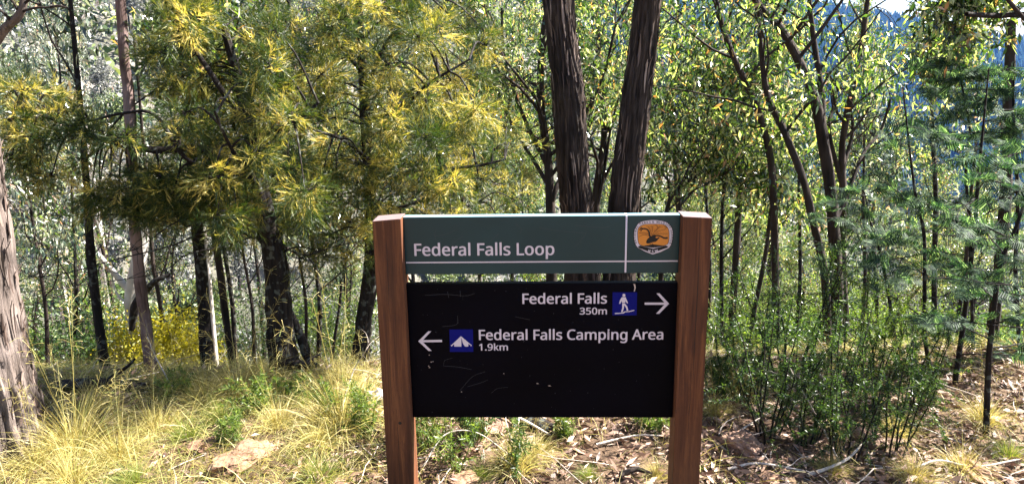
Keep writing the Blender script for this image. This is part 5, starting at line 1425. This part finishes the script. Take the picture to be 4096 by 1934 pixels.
for k, (n, h_, sp, mt) in enumerate([(620, .42, 1.3, M_STRAW), (520, .36, 1.0, M_STRAW), (560, .30, 1.4, M_STRAW), (420, .26, 1.0, M_GREENGRASS)]):
    root = empty('grass_tussock', (0, 0, 0))
    V, F = tussock(n, h_, sp, 400 + k, mt); mesh('blades', V, [F], mt, root)
    if k < 3: stalk_geo(5, h_ * 1.3, 410 + k).build('seed_stalks', M_STRAW, root)
    TG.append(root)
TUS = [(190, 1130, 1.15, 0, 'largest pale straw tussock at the foot of the big left trunk'), (90, 1180, .9, 2, 'straw tussock in the bottom left corner'), (300, 1160, .9, 1, 'straw tussock right of the largest one at the left'),
       (390, 1080, .9, 2, 'straw tussock behind the left clump, below the slender reddish trunk'), (240, 1040, .8, 1, 'straw tussock between the thin dark trunk and the largest tussock'),
       (520, 1010, .9, 2, 'arching straw tussock in front of the straight dark trunk'), (600, 1000, 1.0, 0, 'arching straw tussock below the leaning thin trunks'),
       (700, 1000, .8, 1, 'straw tussock at the foot of the main golden tree'), (470, 1100, .8, 3, 'greenish tussock in the middle of the left grass'),
       (860, 1075, 1.12, 0, 'tall fountain-like straw tussock left of the left post'), (800, 1120, .8, 2, 'low straw tussock in front of the fountain-like one'),
       (770, 1010, .8, 3, 'greenish tussock behind the fountain-like one'), (915, 1010, .8, 1, 'straw tussock at the back against the left post'),
       (800, 1205, .8, 3, 'greenish tussock at the bottom edge left of the left post'), (1300, 1185, .85, 1, 'pale green-gold tussock below the middle of the board'),
       (1350, 1150, .6, 2, 'small straw tussock beside the pale green-gold one'), (1210, 1200, .5, 3, 'small green tussock at the bottom below the board'),
       (1850, 985, .8, 0, 'sunlit straw tussock beside the right post'), (1800, 1040, .6, 2, 'small straw tussock half hidden by the right post'), (1480, 1200, .45, 3, 'tiny green tussock at the bottom below the board'),
       (2090, 1190, .5, 2, 'sparse straw tussock under the shrubs'), (2300, 1200, .6, 2, 'straw tussock at the bottom between wattle stems'), (2420, 1190, .6, 1, 'straw tussock beside the nearest wattle stem'),
       (2540, 1150, .7, 3, 'yellow-green tussock at the right edge'), (30, 1060, .8, 2, 'straw tussock leaning on the big left trunk'), (440, 985, .8, 0, 'straw tussock behind the slender reddish trunk'),
       (650, 965, .8, 1, 'straw tussock on the rim under the golden tree'), (860, 965, .8, 2, 'straw tussock on the rim left of the left post'), (2250, 1090, .5, 0, 'straw tussock within the shrub clump'),
       (340, 1215, .8, 3, 'greenish tussock at the bottom edge of the left grass'), (180, 1215, .8, 0, 'straw tussock at the bottom edge left'), (1650, 1200, .4, 2, 'small straw tussock against the foot of the right post'),
       (560, 1060, .9, 3, 'bright green-gold tussock above the pale rock'), (700, 1075, .8, 2, 'straw tussock right of the pale rock'), (2480, 1060, .7, 1, 'straw tussock behind the nearest wattle stem')]
done = set()
for k, (px, py, s_, kd, lab) in enumerate(TUS):
    o = TG[kd] if kd not in done else copy_tree(TG[kd]); done.add(kd)
    p = gp(px, py); o.location = (p[0], p[1], g1(p[0], p[1])); o.scale = (s_ * .9, s_ * .9, s_ * .85); o.rotation_euler = (0, 0, k * 1.3)
    tag(o, lab, 'grass tussock', 'grass tussocks')
# short grass and litter that nobody could count
def region_pts(rs, n, dens):
    out = []
    while sum(len(a) for a in out) < n:
        x = rs.uniform(-4.2, 4.6, n); y = rs.uniform(1.6, 6.2, n)
        k = rs.uniform(0, 1, n) < dens(x, y); out.append(np.stack([x[k], y[k]], -1))
    return np.concatenate(out)[:n]
def dg(x, y):   # grass density: thick at the left, thin on the litter below the board and the right
    a = np.clip((-x - .25) / .5, 0, 1); b = np.clip((y - 3.4) / .7, 0, 1) * .95
    patch = (bumps(x, y, 5.0, 2) > -.05)
    return np.clip(.06 + .9 * a + b * (x > 1.0) + .10 * patch, 0, 1) * (.55 + .45 * patch)
rs = np.random.RandomState(500)
for nm, n, mt, hh, lab in (('dry_grass', 70000, M_STRAW, (.06, .30), 'thin dry straw grass strewn over the ledge'), ('green_grass', 40000, M_GREENGRASS, (.05, .20), 'short green grass growing among the straw')):
    q = region_pts(rs, n, dg); P = np.stack([q[:, 0], q[:, 1], gz(q[:, 0], q[:, 1]) - .01], -1)
    D_ = nrm(rs.normal(size=(n, 3)) * np.array([.7, .7, .2]) + np.array([0, 0, 1.0]))
    V, F = grassblades(P, D_, rs.uniform(*hh, n), rs.uniform(.0014, .003, n), rs.uniform(.2, 1.1, n), rs, 3)
    tag(mesh(nm, V, [F], mt), lab, 'grass', kind='stuff')
def dl(x, y):
    return np.where(x > -.9, .9, .3) * np.clip(1.3 - np.abs(y - 3.2) * .22, .2, 1)
n = 70000; q = region_pts(rs, n, dl)
P = np.stack([q[:, 0], q[:, 1], gz(q[:, 0], q[:, 1]) + rs.uniform(.0, .022, n)], -1)
D_ = nrm(rs.normal(size=(n, 3)) * np.array([1, 1, .22]))
L = rs.uniform(.015, .075, n) ** 1.0
V, F = blades(P, D_, L, L * rs.uniform(.14, .38, n), .05, rs)
tag(mesh('leaf_litter', V, [F], M_LITTER), 'brown and pinkish fallen gum leaves and bark chips covering the ground', 'leaf litter', kind='stuff')
mb = MB()
q = region_pts(rs, 900, dl)
for a in q:
    az = rs.uniform(0, PI); l = rs.uniform(.06, .35); z = g1(*a) + .008
    d = np.array([math.cos(az), math.sin(az), rs.uniform(-.02, .15)]); Q = limb_path((a[0], a[1], z), nrm(d), l, rs, 5, .12, 0)
    mb.add(*tube(Q, np.linspace(1, .5, 5) * rs.uniform(.0012, .004), 4))
tag(mb.build('fallen_twigs', M_DRY, None, True), 'thin dry twigs scattered over the litter', 'twigs', kind='stuff')

# ------------------------------------------------------------------ rocks, logs, sticks
def rock(label, px, py, size, mat, seed, flatz=.5, sink=.3, name='rock', cat='rock', sub=5):
    import bmesh
    p = gp(px, py); bm = bmesh.new(); bmesh.ops.create_icosphere(bm, subdivisions=sub, radius=1)
    for v in bm.verts:
        c = v.co.copy(); q = c * 1.1 + Vector((seed * 3.1, 0, 0))
        f = 1 + .42 * noise.noise(q) + .16 * noise.noise(q * 2.7) + .10 * noise.noise(q * 6) + .04 * noise.noise(q * 15)
        cell = noise.voronoi(q * 1.4)[0][0]
        c *= f * (.82 + .35 * cell)
        v.co = Vector((c.x * size[0], c.y * size[1], c.z * size[2]))
    me = bpy.data.meshes.new(name); bm.to_mesh(me); bm.free(); me.materials.append(mat)
    o = bpy.data.objects.new(name, me); COL.objects.link(o)
    o.location = (p[0], p[1], g1(p[0], p[1]) + size[2] * (1 - 2 * sink) * .5); o.rotation_euler = (0, 0, seed)
    tag(o, label, cat); return o
def rockmat(name, a, b, c):
    m, nt = newmat(name); tc = N(nt, 'ShaderNodeTexCoord')
    nz = N(nt, 'ShaderNodeTexNoise', i_Scale=14.0, i_Detail=8.0, i_Roughness=.65); nt.links.new(tc.outputs['Object'], nz.inputs['Vector'])
    col = ramp(nt, nz.outputs[0], [(.3, a), (.5, b), (.7, c)])
    p = N(nt, 'ShaderNodeBsdfPrincipled', i_Roughness=.85); nt.links.new(col, p.inputs['Base Color'])
    bp = N(nt, 'ShaderNodeBump', i_Strength=.8, i_Distance=.01); nt.links.new(nz.outputs[0], bp.inputs['Height']); nt.links.new(bp.outputs[0], p.inputs['Normal'])
    o = N(nt, 'ShaderNodeOutputMaterial'); nt.links.new(p.outputs[0], o.inputs[0]); return m
M_ROCK = rockmat('ochre_rock', (.09, .048, .028), (.20, .11, .065), (.30, .19, .12)); M_ROCKD = rockmat('brown_rock', (.09, .055, .04), (.22, .13, .09), (.36, .22, .15))
M_ROCKP = rockmat('pale_rock', (.42, .36, .42), (.62, .56, .62), (.74, .70, .72))
rock('flat ochre rock lying in the grass left of the sign', 620, 1155, (.13, .08, .05), M_ROCK, 1)
rock('brown weathered rock in shade to the right of the right post', 1865, 1125, (.10, .065, .05), M_ROCKD, 2)
rock('small ochre stone at the bottom edge near the flat ochre rock', 545, 1195, (.045, .03, .025), M_ROCK, 3)
rock('small pinkish stone left of the flat ochre rock', 500, 1130, (.06, .04, .025), M_ROCK, 4)
rock('orange rock at the bottom near the nearest wattle stem', 2440, 1195, (.09, .05, .035), M_ROCK, 5)
rock('orange stone at the bottom edge right of the right post', 1935, 1208, (.05, .04, .02), M_ROCK, 6)
rock('low ochre stone at the bottom edge below the board', 1165, 1208, (.06, .04, .02), M_ROCK, 7)
rock('grey-brown rock half buried in the shade of the shrubs', 2180, 1110, (.09, .06, .04), M_ROCKD, 8)
rock('dark rock under the lime herb below the board', 1230, 1085, (.10, .06, .05), M_ROCKD, 10)
pr_ = rock('pale lilac rock with black scrawled letters, half hidden behind the left post', 952, 1012, (.075, .05, .055), M_ROCKP, 9, sub=3)
# scrawl on the pale rock: strokes lying just off its face
V, F, wd_ = raw_text('SXEP', .006)
bpy.context.view_layer.update()
dep = bpy.context.evaluated_depsgraph_get()
c0 = Vector(pr_.location); vd = (Vector(EYE) - c0).normalized(); sdx = vd.cross(Vector((0, 0, 1))).normalized() * -1; udx = sdx.cross(vd) * -1
if udx.z < 0: udx = -udx
if sdx.x < 0: sdx = -sdx
from mathutils.bvhtree import BVHTree
bv = BVHTree.FromPolygons([pr_.matrix_world @ v.co for v in pr_.data.vertices], [list(p.vertices) for p in pr_.data.polygons])
out = []
keep = V[:, 2] == 0; idx = np.nonzero(keep)[0]; mp_ = {int(a): b for b, a in enumerate(idx)}
for v in V[idx]:
    o_ = c0 + sdx * ((v[0] - wd_ / 2) * .05) + udx * ((v[1] - .1) * .05) + vd * .4
    hit = bv.ray_cast(o_, -vd)
    out.append(tuple((hit[0] + vd * .0015) if hit[0] else (o_ - vd * .35)))
F2 = np.array([[mp_[int(i)] for i in f] for f in F if all(int(i) in mp_ for i in f)])
scw = mesh('scrawl', out, [F2], M_INK)
bpy.context.view_layer.update()
scw.parent = pr_; scw.matrix_parent_inverse = pr_.matrix_world.inverted()

def stick(label, pts, r_a, r_b, mat, seed, name='fallen_branch', cat='branch', side=3, group=None, sides=8):
    rs = np.random.RandomState(seed); P = catmull(pts, 24); base = P[0]
    root = empty(name, base); tag(root, label, cat, group)
    V, F = tube(P, np.linspace(r_a, r_b, 24), sides, .2, seed, 3 if r_a > .02 else 0); mesh('stem', V, [F], mat, root, True, base)
    if side:
        mb = MB()
        for k in range(side):
            i = rs.randint(6, 22); d = nrm((P[i + 1] - P[i]) / .01 * .01 * 20 + rs.normal(size=3) * .6 + np.array([0, 0, .3])); Q = limb_path(P[i], d, rs.uniform(.08, .25), rs, 5, .2, 0)
            mb.add(*tube(Q, np.linspace(r_b * .7, r_b * .3, 5), 4))
        mb.build('twigs', mat, root, True, base)
    return root
def gpl(px, py, up=0.0): p = gp(px, py); return np.array([p[0], p[1], g1(p[0], p[1]) + up])
stick('dark charred log lying behind the herb below the board', [gpl(1170, 1050, .02), gpl(1260, 1056, .03), gpl(1340, 1072, .02), gpl(1400, 1090, .0)], .05, .03, M_DARKB, 1, 'log', 'log', 0, sides=16)
stick('pale split branch slanting down in front of the charred log', [gpl(1165, 1045, .10), gpl(1230, 1060, .09), gpl(1320, 1085, .05), gpl(1385, 1105, .01)], .010, .006, M_DRY, 2)
stick('thin bleached stick arching over the litter by the left post', [gpl(1065, 1185, .02), gpl(1120, 1150, .10), gpl(1200, 1150, .11), gpl(1290, 1170, .03)], .004, .002, M_DRY, 3, side=0)
stick('thin bleached stick lying in the litter beside the right post', [gpl(1500, 1130, .015), gpl(1560, 1115, .02), gpl(1610, 1108, .02), gpl(1665, 1105, .015)], .006, .003, M_DRY, 4, side=1)
stick('long thin pale stick propped in the grass right of the right post', [gpl(1850, 1100, .02), gpl(1920, 1080, .06), gpl(1990, 1068, .10), gpl(2060, 1050, .12)], .004, .0025, M_DRY, 5, side=1)
stick('curled pale bark strip at the bottom right of the right post', [gpl(2030, 1205, .02), gpl(2080, 1195, .03), gpl(2130, 1180, .05), gpl(2170, 1165, .09)], .008, .004, M_DRY, 6, side=0)
stick('grey stick lying across the bottom right litter', [gpl(1830, 1190, .02), gpl(1900, 1180, .02), gpl(1990, 1195, .02), gpl(2080, 1215, .02)], .006, .004, M_DRY, 7, side=2)
stick('thin stick leaning in the shade under the shrubs', [gpl(2120, 1190, .01), gpl(2060, 1120, .10), gpl(2000, 1080, .22), gpl(1960, 1050, .30)], .004, .0025, M_DRY, 8, side=2)
stick('dark fallen log behind the big left trunk on the rim', [gpl(150, 985, .03), gpl(260, 985, .04), gpl(370, 990, .03), gpl(420, 985, .02)], .03, .02, M_DARKB, 9, 'log', 'log', 2, sides=12)
stick('dark fallen log on the rim at the foot of the golden tree', [gpl(545, 925, .03), gpl(620, 930, .04), gpl(700, 935, .03), gpl(800, 930, .02)], .03, .02, M_DARKB, 10, 'log', 'log', 2, sides=12)
stick('pale stick sticking up out of the grass by the slender reddish trunk', [gpl(452, 1005, .0), gpl(425, 985, .08), gpl(400, 965, .16), gpl(385, 950, .24)], .005, .002, M_DRY, 11, side=2)
stick('long bleached twig leaning over the fountain-like tussock by the left post', [gpl(860, 1060, .05), at(890, 930, 3.3), at(920, 880, 3.25), at(950, 790, 3.2)], .003, .0015, M_DRY, 12, side=3)
stick('broad brown bark slab at the bottom edge left of the right post', [gpl(1560, 1205, .02), gpl(1600, 1200, .03), gpl(1640, 1205, .02)], .012, .008, M_REDB, 13, 'bark_slab', 'bark', 0)
stick('long stick slanting across the litter in the bottom right corner', [gpl(2300, 1190, .02), gpl(2360, 1180, .04), gpl(2450, 1195, .03), gpl(2560, 1180, .04)], .006, .004, M_DRY, 14, side=2)
